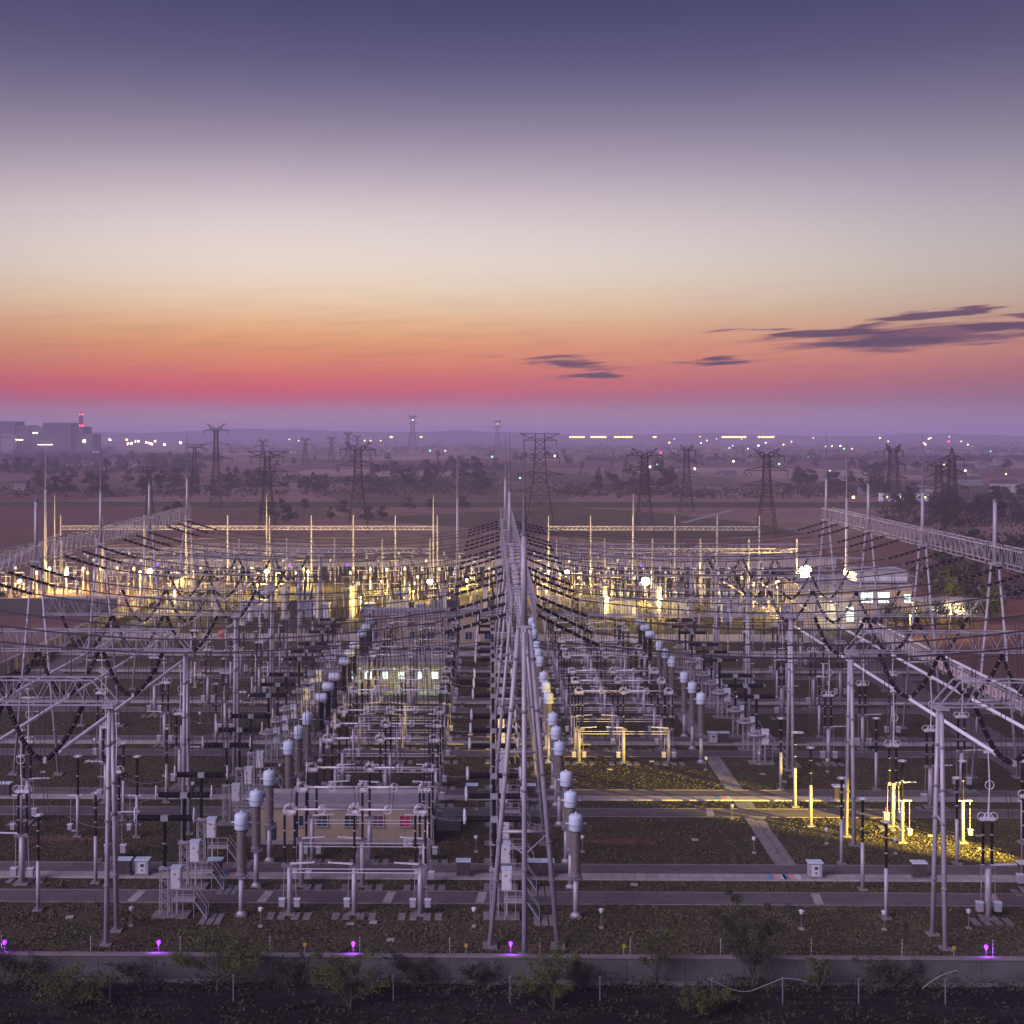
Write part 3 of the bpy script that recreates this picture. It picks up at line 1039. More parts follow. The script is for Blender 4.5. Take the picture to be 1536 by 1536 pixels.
def ring_cage(parent, x, z, big):
    m = MB()
    R_ = 0.42 if big else 0.32
    for y in (-0.3, 0.3):
        m.torus((x, y, z), R_, 0.035, 'Y', 12, 4, 1.15 if big else 1.0, 0.9)
    if big:
        m.bar((x - 0.3, -0.3, z), (x - 0.3, 0.3, z), 0.03)
        m.bar((x + 0.3, -0.3, z), (x + 0.3, 0.3, z), 0.03)
    m.bar((x, -0.3, z - 0.3), (x, 0.3, z - 0.3), 0.03)
    return m.build('grading_ring', 'aluminium', parent)
def disconnector():
    t = thing('disconnector')
    tubez = 8.72
    for px, stacks, arm in ((-5.4, (-0.42, 0.42), 1), (0.0, (0.0,), -1), (5.5, (-0.42, 0.42), -1)):
        MB().box((px, 0, 0.05), (0.95, 0.95, 0.16)).build('foundation', 'pad', t)
        p = MB().tube(((px, 0, 0.1), (px, 0, 3.95)), 0.22, 12).build('pole', 'steel', t, True)
        b = MB().box((px, 0, 4.05), (1.35 if len(stacks) > 1 else 0.85, 0.42, 0.22))
        b.build('bracket', 'steel_dark', t)
        for s in stacks:
            stacked(t, px + s, 0, 4.18, 8.35, 3, 0.125, sides=8)
        MB().box((px, 0, tubez - 0.16), (1.1 if len(stacks) > 1 else 0.5, 0.26, 0.22)).build('contact', 'aluminium', t)
        ring_cage(t, px, tubez + 0.02, True)
        e = MB()
        for yy in (-0.16, 0.16):
            e.bar((px + arm * 0.1, -0.35 + yy, 4.32), (px + arm * 2.0, -0.35 + yy * 0.3, 4.42), 0.05)
        e.sphere((px + arm * 2.05, -0.35, 4.42), 0.1, 5)
        e.build('earthing_arm', 'aluminium', t)
        for s in (-1, 1):
            if px == 0 and s > 0:
                continue
            bx = MB().box((px + s * 0.62, -0.1, 1.0), (0.46, 0.4, 0.62)).build('drive_box', 'paint_grey', t)
            MB().box((px + s * 0.62, -0.1, 1.33), (0.54, 0.48, 0.05)).build('lid', 'cap_white', bx)
            MB().bar((px + s * 0.55, 0.0, 1.3), (px + s * 0.42, 0, 4.0), 0.028).build('drive_rod', 'steel', bx)
            if s > 0 or px > 0:
                MB().bar((px + s * 0.62, -0.05, 1.35), (px + s * 0.6, -0.05, 1.8), 0.03).build('red_sleeve', 'rod_red', bx)
        for q in range(4):
            MB().box((px - 1.5 + q * 0.95 + (0.2 if q > 1 else 0), -0.55, 0.035), (0.6, 1.5, 0.07)).build('paving_slab', 'pad', t)
    for x0, x1 in ((-5.0, -0.45), (0.45, 5.1)):
        MB().tube(((x0, 0, tubez), (x1, 0, tubez)), 0.085, 8).build('blade', 'aluminium', t, True)
    for x in (-2.7, 2.8):
        ring_cage(t, x, tubez, False)
    for z in (3.55, 3.85):
        MB().bar((-5.2, -0.25, z), (5.3, -0.25, z), 0.04).build('link_rod', 'aluminium', t)
    up = MB()
    for s in (-0.22, 0.18):
        up.bar((s, 0.0, tubez + 0.1), (s + 0.16, 0.0, tubez + 0.62), 0.05)
    up.build('arcing_horn', 'aluminium', t)
    return t
ds = Proto(disconnector())
for k, D in enumerate(ROWS):
    ds.place((-11.35, D + 0.4, 0), f'three-legged horizontal disconnector with silver tube, {ORD[k]} from the front in the left half', 'disconnector', 'horizontal disconnectors')
    if k >= 6:
        ds.place((16.15, D, 0), f'three-legged horizontal disconnector with silver tube, {ORD[k - 6]} from the front in the right half', 'disconnector', 'horizontal disconnectors')

def post_insulator(with_box):
    t = thing('post_insulator')
    MB().box((0, 0, 0.05), (0.8, 0.8, 0.16)).build('foundation', 'pad', t)
    MB().tube(((0, 0, 0.1), (0, 0, 4.1)), 0.175, 10).build('pole', 'steel', t, True)
    stacked(t, 0, 0, 4.1, 7.95, 2 if with_box else 3, 0.14)
    MB().torus((0, 0, 8.0), 0.4, 0.035, 'Z', 12, 4).build('grading_ring', 'aluminium', t)
    MB().box((0, 0, 8.03), (0.34, 0.2, 0.16)).build('clamp', 'aluminium', t)
    if with_box:
        MB().bar((-0.9, 0, 4.12), (0.4, 0, 4.12), 0.07).build('earthing_arm', 'aluminium', t)
        b = MB().box((-0.75, -0.1, 1.0), (0.4, 0.36, 0.5)).build('drive_box', 'paint_grey', t)
        MB().box((-0.75, -0.1, 1.28), (0.5, 0.46, 0.05)).build('lid', 'cap_white', b)
        MB().bar((-0.7, 0, 1.2), (-0.7, 0, 4.1), 0.025).build('drive_rod', 'steel', b)
    return t
pst, pst_b = Proto(post_insulator(False)), Proto(post_insulator(True))
for k in range(6):
    pst.place((32.65, ROWS[k], 0), f'slim post insulator, {ORD[k]} from the front in the single line on the right lawn', 'post insulator', 'post insulators')
for i in range(5):
    pst.place((-38.0, ROWS[3 * i] + 1.0, 0), f'slim post insulator beside the left busbars in the {ORD[i]} bay, the nearer one', 'post insulator', 'post insulators')
    pst.place((-35.2, ROWS[3 * i + 1] + 0.9, 0), f'slim post insulator beside the left busbars in the {ORD[i]} bay, the farther one', 'post insulator', 'post insulators')
    pst.place((43.4, ROWS[3 * i + 2] + 0.2, 0), f'slim post insulator between the right busbar tubes in the {ORD[i]} bay', 'post insulator', 'post insulators')
for i in (1, 4):
    for k, x in enumerate((-35.1, -41.0, -46.7)):
        pst_b.place((x, GY[i] + 1.9, 0), f'post insulator with switch box under the {words[k]} left busbar by the {ORD[i]} low girder', 'post insulator', 'earthing switch posts')
    for k, x in enumerate((40.3, 46.2, 52.0)):
        pst_b.place((x, GY[i] + 1.1, 0), f'post insulator with switch box under the {words[k]} right busbar by the {ORD[i]} low girder', 'post insulator', 'earthing switch posts', R(180))

r = random.Random(19)
for row, y in enumerate((238.5, 247.0, 256.0, 270.0)):
    n_ = 0
    for q in range(19):
        x = -60 + q * 6.4 + r.uniform(-.4, .4)
        if (-25.5 < x < 1 and 248 < y < 258) or r.random() < 0.12 or x > 57:
            continue
        pst.place((x, y, 0), f'slim post insulator in the {ORD[row]} line ending the yard, {ORD[n_]} from the left', 'post insulator', 'post insulators', r.choice((0, 1.5)), (1, 1, r.uniform(.85, 1.05)))
        n_ += 1
def bus_disconnector():
    t = thing('pantograph_disconnector')
    MB().box((0, 0, 0.05), (1.3, 1.1, 0.16)).build('foundation', 'pad', t)
    MB().tube(((0, 0, 0.1), (0, 0, 4.2)), 0.26, 12).build('pole', 'steel', t, True)
    MB().box((0, 0, 4.28), (1.3, 0.5, 0.2)).build('bracket', 'steel_dark', t)
    e = MB()
    for y in (-0.12, 0.12):
        e.bar((0.2, y - .1, 4.45), (2.3, y * 0.4 - .1, 4.5), 0.05)
    e.build('earthing_arm', 'aluminium', t)
    for x in (-0.42, 0.30):
        stacked(t, x, 0, 4.4, 8.1, 3, 0.145)
    h = MB().box((-0.05, 0, 8.22), (1.2, 0.36, 0.22)).build('head_frame', 'aluminium', t)
    m = MB()
    for x in (-0.55, 0.0, 0.45):
        m.torus((x, 0, 8.4), 0.34, 0.035, 'Y', 12, 4)
    m.build('grading_ring', 'aluminium', t)
    a = MB().tube(((0, 0, 8.3), (0.12, 0, 11.0), (0, 0, 13.7)), [0.07, 0.06, 0.05], 6).build('pantograph_arm', 'aluminium', t)
    MB().torus((0.12, 0, 11.0), 0.36, 0.035, 'Y', 12, 4).build('knuckle_ring', 'aluminium', a)
    MB().box((0, 0, 13.75), (0.7, 0.2, 0.22)).build('clamp', 'aluminium', a)
    for s in (-1, 1):
        b = MB().box((s * 0.75, -0.1, 1.0), (0.5, 0.45, 0.72)).build('drive_box', 'paint_grey', t)
        MB().box((s * 0.75, -0.1, 1.38), (0.6, 0.55, 0.05)).build('lid', 'cap_white', b)
        MB().bar((s * 0.6, 0, 1.3), (s * 0.55, 0, 4.2), 0.03).build('drive_rod', 'steel', b)
        MB().bar((s * 0.78, -0.1, 1.4), (s * 0.78, -0.1, 1.9), 0.03).build('red_sleeve', 'rod_red', b)
    for q in range(4):
        MB().box((-1.4 + q * 0.9, -0.9, 0.035), (0.55, 1.6, 0.07)).build('paving_slab', 'pad', t)
    return t
bds = Proto(bus_disconnector())
for i in range(5):
    for j in range(3):
        D = ROWS[3 * i + j]
        xl = TUBES[2 - j][1]
        xr = TUBES[3 + j][1]
        if xl > -0.39 * D - 2:
            bds.place((xl, D + 0.6, 0), f'upright disconnector reaching up to the {words[2 - j]} left busbar in the {ORD[i]} bay', 'disconnector', 'pantograph disconnectors', R(180) if j == 1 else 0)
        if xr < 0.42 * D + 2:
            bds.place((xr, D + 0.2, 0), f'upright disconnector reaching up to the {words[j]} right busbar in the {ORD[i]} bay', 'disconnector', 'pantograph disconnectors')

# droppers and jumpers
def wire_obj(name, pts, r, label, cat, group, mat='wire'):
    return tag(MB().tube(pts, r, 4, False).build(name, mat), label, cat, group)
drops_l = [(-27.1 + 2.3, 8.2, 'left breakers'), (-16.75, 8.8, 'outer disconnector legs'), (-11.35, 9.2, 'middle disconnector legs'), (-5.85, 8.8, 'inner disconnector legs'),
           (-21.9, 8.4, 'white-capped transformers'), (-8.6, 8.9, 'inner silver tubes'), (-37.2, 8.3, 'innermost busbar switches'), (-43.5, 8.3, 'middle busbar switches')]
drops_r = [(10.75, 8.8, 'inner disconnector legs'), (16.15, 9.2, 'middle disconnector legs'), (21.65, 8.8, 'outer disconnector legs'), (32.5, 8.1, 'right line'),
           (26.4, 8.4, 'right transformers'), (13.4, 8.9, 'inner silver tubes'), (42.6, 8.3, 'innermost busbar switches'), (48.8, 8.3, 'middle busbar switches')]
for k, D in enumerate(ROWS):
    for nm, lst in (('left', drops_l), ('right', drops_r)):
        for q, (x, z, txt) in enumerate(lst):
            if nm == 'right' and k < 6 and q in (0, 1, 2, 4, 5):
                continue
            z1 = wire_z(nm, k, x)
            pts = []
            for i in range(8):
                s = i / 7
                pts.append((x + 1.1 * math.sin(s * math.pi) * (0.35 if q % 2 else -0.35) + (1 - s) * 0.3, D + 0.25 * math.sin(s * 3), z + (z1 - z) * s))
            m = MB()
            for off in (-0.17, 0.17):
                m.tube([(a + off, b, c) for a, b, c in pts], 0.034, 4, False)
            tag(m.build('dropper_wire', 'wire'), f'hanging twin dropper wire, {ORD[k]} from the front, down to the {txt}, {nm} half', 'wire', 'dropper wires')
    def jump(xa, za, xb, zb, txt, sag=0.35):
        pts = [(xa + (xb - xa) * i / 6, D, za + (zb - za) * i / 6 - 4 * sag * (i / 6) * (1 - i / 6)) for i in range(7)]
        wire_obj('jumper_wire', pts, 0.032, f'short jumper wire, {ORD[k]} from the front, {txt}', 'wire', 'jumper wires', 'steel_dark')
    jump(-24.8, 8.1, -21.5, 7.75, 'from left breaker to its transformer')
    jump(-19.9, 7.75, -17.3, 8.6, 'from left transformer to its disconnector')
    jump(-5.3, 8.6, -1.95, 8.1, 'from left disconnector to the central breaker')
    jump(2.55, 8.1, 6.2, 7.75, 'from central breaker to its transformer')
    if k >= 6:
        jump(7.9, 7.75, 10.2, 8.6, 'from central transformer to the right disconnector')
        jump(22.2, 8.6, 24.8, 7.75, 'from right disconnector to its transformer')
        jump(26.4, 7.75, 30.1, 8.1, 'from right transformer to its breaker')
    jump(-29.4, 8.1, -35.2, 8.2, 'from left breaker out to the busbar switches', 0.9)

# ------------------------------------------------------------------ small yard things
def kiosk(panel):
    t = thing('junction_box')
    MB().box((0, 0, 0.05), (1.35, 0.95, 0.16)).build('plinth', 'pad', t)
    b = MB().box((0, 0, 0.72), (1.15, 0.78, 1.28)).build('cabinet', 'box_brown' if not panel else 'paint_grey', t)
    MB().box((0, 0, 1.40), (1.35, 1.0, 0.09)).build('lid', 'cap_white', t)
    if panel:
        MB().box((0.0, -0.40, 0.72), (0.72, 0.03, 1.0)).build('door', 'paint_white', b)
        MB().box((0.05, -0.425, 0.92), (0.3, 0.02, 0.26)).build('gauge_window', 'glass_dark', b)
        MB().box((0.05, -0.425, 0.48), (0.22, 0.02, 0.18)).build('socket_plate', 'steel_dark', b)
    else:
        MB().box((-0.285, -0.40, 0.72), (0.54, 0.03, 1.16)).build('door', 'box_brown', b)
        MB().box((0.285, -0.40, 0.72), (0.54, 0.03, 1.16)).build('door', 'box_brown', b)
    return t
kb, kp = Proto(kiosk(False)), Proto(kiosk(True))
KI = [(187, 1321, 0, 'beside the left breakers'), (214, 1322, 1, 'beside the brown box by the left breakers'), (323, 1321, 0, 'between the first left breaker and the white-capped transformer'),
      (695, 1323, 0, 'left of the three-legged tower'), (799, 1324, 0, 'right behind the three-legged tower'), (820, 1324, 0, 'half hidden by the right tower leg'),
      (1222, 1328, 1, 'at the foot of the right footpath'), (1378, 1328, 0, 'near the right gantry posts'), (1538, 1331, 0, 'at the right border'),
      (8, 1203, 0, 'at the left border'), (708, 1204, 0, 'behind the first central breakers'), (795, 1204, 0, 'second road, behind the tower legs'), (1258, 1207, 0, 'among the yellow-lit posts'),
      (282, 1205, 0, 'on the second road behind the left breakers'), (1069, 1117, 1, 'at the head of the right footpath'), (1086, 1117, 0, 'beside the panel box at the footpath head'),
      (363, 1068, 0, 'on the third road by the left gantry post'), (1197, 1116, 0, 'on the third road right of the breakers')]
for u, v, p, txt in KI:
    g = G(u, v)
    k = round((g.y - 120.0) / BAY)
    D = 120.3 + BAY * k
    (kp if p else kb).place((W(u, v, D).x, D, 0.15), f'{"grey panel" if p else "dark brown"} junction box with white lid, {txt}', 'junction box', 'junction boxes')

def lawn_lamp():
    t = thing('lawn_lamp')
    MB().box((0, 0, 0.06), (0.36, 0.36, 0.12)).build('base', 'concrete_pale', t)
    MB().bar((0, 0, 0.1), (0, 0, 1.25), 0.04, 6).build('stem', 'steel_dark', t)
    h = MB().lathe((0, 0, 1.2), [(0.07, 0), (0.16, 0.08), (0.17, 0.28), (0.02, 0.32)], 10).build('head', 'paint_white', t, True)
    MB().lathe((0, 0, 1.5), [(0.24, 0), (0.04, 0.12)], 10).build('cap', 'paint_white', t)
    return t
ll = Proto(lawn_lamp())
LL = [(197, 1389), (391, 1390), (711, 1390), (902, 1392), (1202, 1394), (1453, 1393), (1326, 1395), (714, 1278), (874, 1278), (1131, 1280), (1343, 1281), (1240, 1266), (715, 1215), (1098, 1229),
      (142, 1126), (1059, 1155), (1139, 1147), (1241, 1158), (300, 1085), (640, 1166), (420, 1166)]
LT = ['left of the first left breaker', 'between the front white-capped transformer and the disconnector', 'just left of the three-legged tower', 'right of the three-legged tower', 'at the foot of the right lawn',
      'near the right gantry posts', 'below the first right post insulator', 'between the building and the tower', 'right of the first dome transformer', 'left of the right footpath', 'inside the yellow pool of light',
      'on the yellow-lit lawn edge', 'by the paving beside the building', 'beside the second road at the footpath', 'under the left busbar tubes', 'by the far footpath', 'near the right breakers', 'between right posts on the far lawn',
      'beyond the left gantry post', 'behind the small building', 'behind the left transformers']
for (u, v), txt in zip(LL, LT):
    ll.place(tuple(G(u, v)), f'small white mushroom lawn lamp {txt}', 'lawn lamp', 'lawn lamps')

cov = MB()
cov.box((0, 0, 0.05), (0.62, 0.5, 0.1))
cov_o = cov.build('cover_slab', 'concrete_pale')
r = random.Random(61)
pts_ = []
while len(pts_) < 34:
    y = r.uniform(104, 190)
    x = r.uniform(-0.36 * y, 0.38 * y)
    k = (y - 104) % BAY
    if not (8.8 < k < 13.2 or 14.8 < k < 20.6) and -60 < x < 58:
        pts_.append((x, y))
pts_.sort(key=lambda p: p[0] / p[1])
for q, (x, y) in enumerate(pts_):
    o = cov_o if q == 0 else cov_o.copy()
    if q:
        COL.objects.link(o)
    o.location = (x, y, 0)
    o.rotation_euler = (0, 0, r.uniform(-.2, .2))
    tag(o, f'small pale concrete cover slab lying in the lawn, {ORD[q]} from the left', 'cover slab', 'cover slabs in the lawn')
def warning_post():
    t = thing('marker_post')
    MB().bar((0, 0, 0), (0, 0, 1.5), 0.03, 5).build('stake', 'steel', t)
    MB().box((0, -0.03, 1.5), (0.26, 0.03, 0.26)).build('plate', 'bin_yellow', t)
    return t
wp = Proto(warning_post())
for n_, (u, v) in enumerate(((463, 1430), (700, 1433), (931, 1435), (1412, 1438))):
    g = G(u, 1430)
    wp.place((g.x, 100.4, 0), f'thin marker stake with small yellow plate, {ORD[n_]} from the left along the front wall', 'marker', 'marker stakes')

# ------------------------------------------------------------------ front boundary wall with its coping, stakes and purple lamps
YW = 97.6
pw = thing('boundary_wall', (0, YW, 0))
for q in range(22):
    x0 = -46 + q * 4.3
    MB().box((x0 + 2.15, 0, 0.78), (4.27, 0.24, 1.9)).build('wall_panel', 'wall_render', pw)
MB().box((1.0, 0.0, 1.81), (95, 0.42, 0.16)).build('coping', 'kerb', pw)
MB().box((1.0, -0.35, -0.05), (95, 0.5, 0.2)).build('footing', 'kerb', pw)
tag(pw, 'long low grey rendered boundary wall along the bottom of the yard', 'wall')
def fence_stake():
    t = thing('wire_stake')
    MB().bar((0, 0, 0), (0, 0, 1.25), 0.022, 4).build('stake', 'steel', t)
    m = MB()
    for z in (0.35, 0.65, 0.95, 1.2):
        m.box((0, 0, z), (0.06, 0.1, 0.05))
    m.build('insulator', 'paint_white', t)
    return t
fs = Proto(fence_stake())
for q in range(12):
    fs.place((-36 + q * 6.6, YW + 0.05, 1.88), f'thin wire stake on the front wall coping, {ORD[q]} from the left', 'stake', 'wire stakes on the wall')
for q, z in enumerate((0.35, 0.65, 0.95, 1.2)):
    wire_obj('fence_wire', [(-40, YW, 1.9 + z), (44, YW, 1.9 + z)], 0.006, f'fine fence wire above the front wall, {ORD[q]} from the bottom', 'wire', 'fence wires')
def purple_lamp(loc, label, light, post_h=1.4, r=0.15):
    t = thing('purple_lamp', loc)
    MB().bar((0, 0, 0), (0, 0, post_h), 0.03, 5).build('post', 'steel_dark', t)
    MB().lathe((0, 0, post_h), [(0.1, 0), (0.1, 0.06)], 8).build('socket', 'steel_dark', t)
    MB().sphere((0, 0, post_h + 0.06 + r), r).build('bulb', 'lamp_purple', t)
    if light:
        l = bpy.data.lights.new('purple_glow', 'POINT')
        l.energy = light
        l.color = (0.36, 0.05, 1.0)
        l.shadow_soft_size = r
        lo = bpy.data.objects.new('purple_glow', l)
        COL.objects.link(lo)
        lo.parent = t
        lo.location = (0, -0.35, post_h + 0.1)
    return tag(t, label, 'lamp', 'purple boundary lamps')
for q, (u, v) in enumerate(((7, 1413), (238, 1413), (530, 1415), (766, 1415), (1479, 1420))):
    p = W(u, v, 98.1)
    purple_lamp((p.x, 98.1, 0), f'glowing purple lamp behind the front wall, {ORD[q]} from the left', 55, p.z - 0.21)
for q, (u, v) in enumerate(((236, 847), (434, 848), (521, 848), (595, 848), (683, 850), (962, 849))):
    p = W(u, v, 372)
    purple_lamp((p.x, 372, 0), f'tiny purple lamp at the far edge of the lit yard, {ORD[q]} from the left', 0, p.z - 0.3, 0.3)

# ------------------------------------------------------------------ buildings
def building(name, x0, x1, y0, y1, h, label, windows, roofmat='roof_grey', wallmat='wall_tile', doors=(), extra=None, cat='building'):
    """windows: list of (x, z, w, h, material) on the front wall"""
    t = thing(name, ((x0 + x1) / 2, y0, 0))
    w, d = x1 - x0, y1 - y0
    body = MB().box((0, d / 2, h / 2), (w, d, h)).build('wall', wallmat, t)
    MB().box((0, -0.06, 0.2), (w + 0.2, 0.14, 0.4)).build('plinth', 'concrete', body)
    roof = MB().box((0, d / 2, h + 0.08), (w + 0.5, d + 0.5, 0.16)).build('roof', roofmat, t)
    par = MB()
    par.box((0, -0.2, h + 0.28), (w + 0.5, 0.14, 0.26))
    par.box((0, d + 0.2, h + 0.36), (w + 0.5, 0.14, 0.42))
    par.box((-w / 2 - 0.2, d / 2, h + 0.28), (0.14, d + 0.2, 0.26))
    par.box((w / 2 + 0.2, d / 2, h + 0.28), (0.14, d + 0.2, 0.26))
    par.build('parapet', 'concrete_pale', roof)
    for (x, z, ww, hh, mt) in windows:
        fr = MB()
        fr.box((x, -0.05, z + hh / 2 + 0.05), (ww + 0.2, 0.12, 0.1))
        fr.box((x, -0.07, z - hh / 2 - 0.05), (ww + 0.3, 0.18, 0.1))
        fr.box((x - ww / 2 - 0.05, -0.05, z), (0.1, 0.12, hh))
        fr.box((x + ww / 2 + 0.05, -0.05, z), (0.1, 0.12, hh))
        fr.box((x, -0.04, z), (0.07, 0.08, hh))
        f = fr.build('window', 'paint_grey', t)
        for s in (-1, 1):
            MB().box((x + s * ww / 4, -0.012, z), (ww / 2 - 0.08, 0.03, hh - 0.02)).build('pane', mt, f)
    for (x, ww, hh, mt) in doors:
        f = MB().box((x, -0.04, hh / 2), (ww, 0.1, hh)).build('door', mt, t)
        MB().box((x + ww * 0.35, -0.12, hh / 2), (0.06, 0.06, 0.3)).build('handle', 'steel_dark', f)
    return tag(t, label, cat)
def ac_unit(loc, label):
    t = thing('air_conditioner', loc)
    b = MB().box((0, 0, 0.4), (0.9, 0.4, 0.7)).build('casing', 'paint_white', t)
    MB().torus((0.12, -0.21, 0.4), 0.24, 0.03, 'Y', 12, 4).build('fan_guard', 'steel_dark', b)
    MB().box((0, 0, 0.03), (1.0, 0.5, 0.06)).build('stand', 'steel_dark', t)
    return tag(t, label, 'air conditioner', 'air conditioners')
bx0, bx1 = -22.6, -5.7
wl_ = []
for u, mt in ((448, 'glass_dark'), (483, 'glass_dark'), (525, 'glass_dark'), (567, 'glass_plum'), (608, 'glass_red')):
    wl_.append((W(u, 1236, 129.8).x - (bx0 + bx1) / 2, 2.3, 1.0, 1.0, mt))
building('relay_building', bx0, bx1, 129.8, 134.2, 3.6, 'tan flat-roofed relay hut behind the nearest disconnectors', wl_, doors=((-7.3, 0.95, 2.1, 'glass_dark'),))
ac_unit((W(612, 1262, 129.2).x, 129.2, 0.0), 'white air conditioner at the right end of the tan hut')
# the lit hut
b2x0, b2x1 = -22.6, -7.0
w2 = [(W(u, 1012, 208).x - (b2x0 + b2x1) / 2, 2.35, 1.15, 1.15, 'window_lit') for u in (529, 552, 577, 603, 628, 652)]
building('relay_building', b2x0, b2x1, 208.0, 212.3, 4.0, 'tan relay hut with a row of bright greenish windows', w2)
ac_unit((W(655, 1028, 207.4).x, 207.4, 0.0), 'white air conditioner in front of the brightly lit hut')
MB().box(((b2x0 + b2x1) / 2, 205.6, 0.03), (b2x1 - b2x0 + 4, 3.6, 0.06)).build('pavement', 'concrete_pale')['kind'] = 'structure'
# two-storey tan building at the end of the yard
w3 = []
for u in (562, 617, 646, 676, 703, 732):
    x = W(u, 950, 250).x - (-12.3)
    w3.append((x, 2.2, 1.3, 1.4, 'glass_dark'))
    if u < 660:
        w3.append((x, 4.5, 1.3, 0.8, 'glass_dark'))
building('relay_building', -24.6, 0.0, 250, 257, 5.9, 'larger tan two-storey building behind the left disconnectors', w3)
# control building on the right, lit
w4 = []
for u in (1300, 1325):
    w4.append((W(u, 900, 275).x - 75.0, 6.4, 2.6, 2.2, 'window_lit'))
w4.append((W(1361, 905, 275).x - 75.0, 6.2, 1.4, 1.8, 'window_lit'))
w4.append((W(1275, 925, 275).x - 75.0, 3.0, 1.6, 3.0, 'window_lit'))
building('control_building', 63.5, 86.5, 275, 288, 8.6, 'three-storey cream control building with lit windows at the right', w4, wallmat='wall_tan', doors=((4.5, 2.2, 2.4, 'glass_dark'),))
pe = building('roof_house', 76, 86.5, 278, 286, 2.0, 'white plant room on the roof of the control building', [], wallmat='paint_white')
pe.location.z = 9.1
building('gate_house', 93, 106, 292, 298, 3.2, 'low white shed glowing behind the trees at the right', [(-3, 1.9, 2.0, 1.2, 'window_warm'), (3, 1.9, 2.0, 1.2, 'window_warm')], wallmat='paint_white')

# ------------------------------------------------------------------ side boundary walls with panels
rw = thing('boundary_wall', (75.5, 0, 0))
bn = 0
for q in range(52):
    y = 172 + q * 3.0
    if y > 330:
        break
    MB().box((0, y + 1.5, 1.15), (0.22, 2.96, 2.3)).build('wall_panel', 'wall_render', rw)
    MB().box((-0.03, y, 1.25), (0.4, 0.36, 2.55)).build('pier', 'concrete_pale', rw)
    if q < 34:
        p = MB().box((-0.13, y + 1.5, 1.3), (0.03, 2.1, 1.5)).build('banner', 'banner', rw)
        m = MB()
        r = random.Random(q)
        for s in range(6):
            if r.random() < 0.5:
                m.box((-0.155, y + 1.5 + r.uniform(-.25, .25), 1.3 + r.uniform(-.45, .45)), (0.015, r.uniform(.5, .95), 0.10))
            else:
                m.box((-0.155, y + 1.5 + r.uniform(-.35, .35), 1.3 + r.uniform(-.2, .2)), (0.018, 0.12, r.uniform(.4, .95)))
        m.build('lettering', 'banner_red', p)
MB().box((0, 250, 2.36), (0.42, 158, 0.12)).build('coping', 'concrete_pale', rw)
tag(rw, 'long boundary wall with white banner panels along the right side', 'wall')
lw = thing('boundary_wall', (-80.5, 0, 0))
for q in range(60):
    y = 196 + q * 3.0
    MB().box((0, y + 1.5, 1.15), (0.22, 2.96, 2.3)).build('wall_panel', 'concrete_pale', lw)
    MB().box((0.03, y, 1.25), (0.4, 0.36, 2.55)).build('pier', 'concrete_pale', lw)
MB().box((0, 286, 2.36), (0.42, 182, 0.12)).build('coping', 'concrete_pale', lw)
tag(lw, 'pale piered boundary wall running away along the left side', 'wall')
bk = thing('boundary_wall', (0, 402, 0))
for q in range(56):
    MB().box((-120 + q * 4 + 2, 0, 1.15), (3.96, 0.22, 2.3)).build('wall_panel', 'concrete_pale', bk)
MB().box((-8, 0, 2.36), (224, 0.4, 0.12)).build('coping', 'concrete_pale', bk)
tag(bk, 'far boundary wall behind the floodlit yard', 'wall')
dk = thing('retaining_wall', (-106, 292, 0))
MB().box((0, 0, 1.9), (48, 0.5, 3.8)).build('wall', 'box_brown', dk)
MB().box((0, 0, 3.9), (48.4, 0.8, 0.2)).build('coping', 'concrete_pale', dk)
tag(dk, 'dark retaining wall beyond the left boundary wall', 'wall')

# ------------------------------------------------------------------ power transformers with fire walls
def power_transformer():
    t = thing('power_transformer')
    MB().box((0, 0, 0.2), (8.2, 6.0, 0.4)).build('plinth', 'concrete', t)
    tank = MB().box((0, 0, 2.3), (5.0, 3.0, 3.8))
    for q in range(5):
        tank.box((-2 + q, -1.55, 2.3), (0.14, 0.12, 3.6))
    tank.build('tank', 'transformer_grey', t)
    for s in (-1, 1):
        rd = MB()
        for q in range(9):
            rd.box((s * 3.3, -1.4 + q * 0.35, 2.3), (1.3, 0.09, 3.0))
        rd.build('radiator', 'transformer_grey', t)
    c = MB().lathe((-2.2, 1.0, 5.6), [(0.1, 0), (0.6, 0.05), (0.65, 0.2), (0.65, 4.2), (0.6, 4.35), (0.1, 4.4)], 14, 'X').build('conservator', 'cap_white', t, True)
    st = MB()
    for x in (-1.6, 1.6):
        st.bar((x, 1.0, 4.1), (x, 1.0, 5.1), 0.1)
    st.build('bracket', 'steel', t)
    for x, top, tilt in ((-1.5, 4.4, -0.18), (0.2, 5.2, 0.0), (1.6, 3.6, 0.22)):
        m = MB().lathe((0, 0, 0), ribbed(0.2, 0.3, 0, top, 0.22), 9)
        b = m.build('bushing', 'porcelain', t)
        b.location = (x, -0.5, 4.2)
        b.rotation_euler = (0, tilt, 0)
        MB().bar((0, 0, top), (0, 0, top + 0.5), 0.06, 6).build('terminal', 'aluminium', b)
    MB().box((2.9, -2.3, 1.6), (1.0, 0.7, 2.2)).build('control_cabinet', 'paint_white', t)
    return t
pt = Proto(power_transformer())
fwp = thing('fire_wall')
MB().box((0, 0, 3.5), (0.5, 9.0, 7.0)).build('wall', 'firewall', fwp)
MB().box((0, 0, 7.08), (0.7, 9.2, 0.16)).build('coping', 'concrete_pale', fwp)
MB().box((0, -4.4, 3.5), (0.9, 0.6, 7.05)).build('pier', 'firewall', fwp)
fw = Proto(fwp)
ptx = [-51, -41, -20, -10, 2, 29, 41, 52]
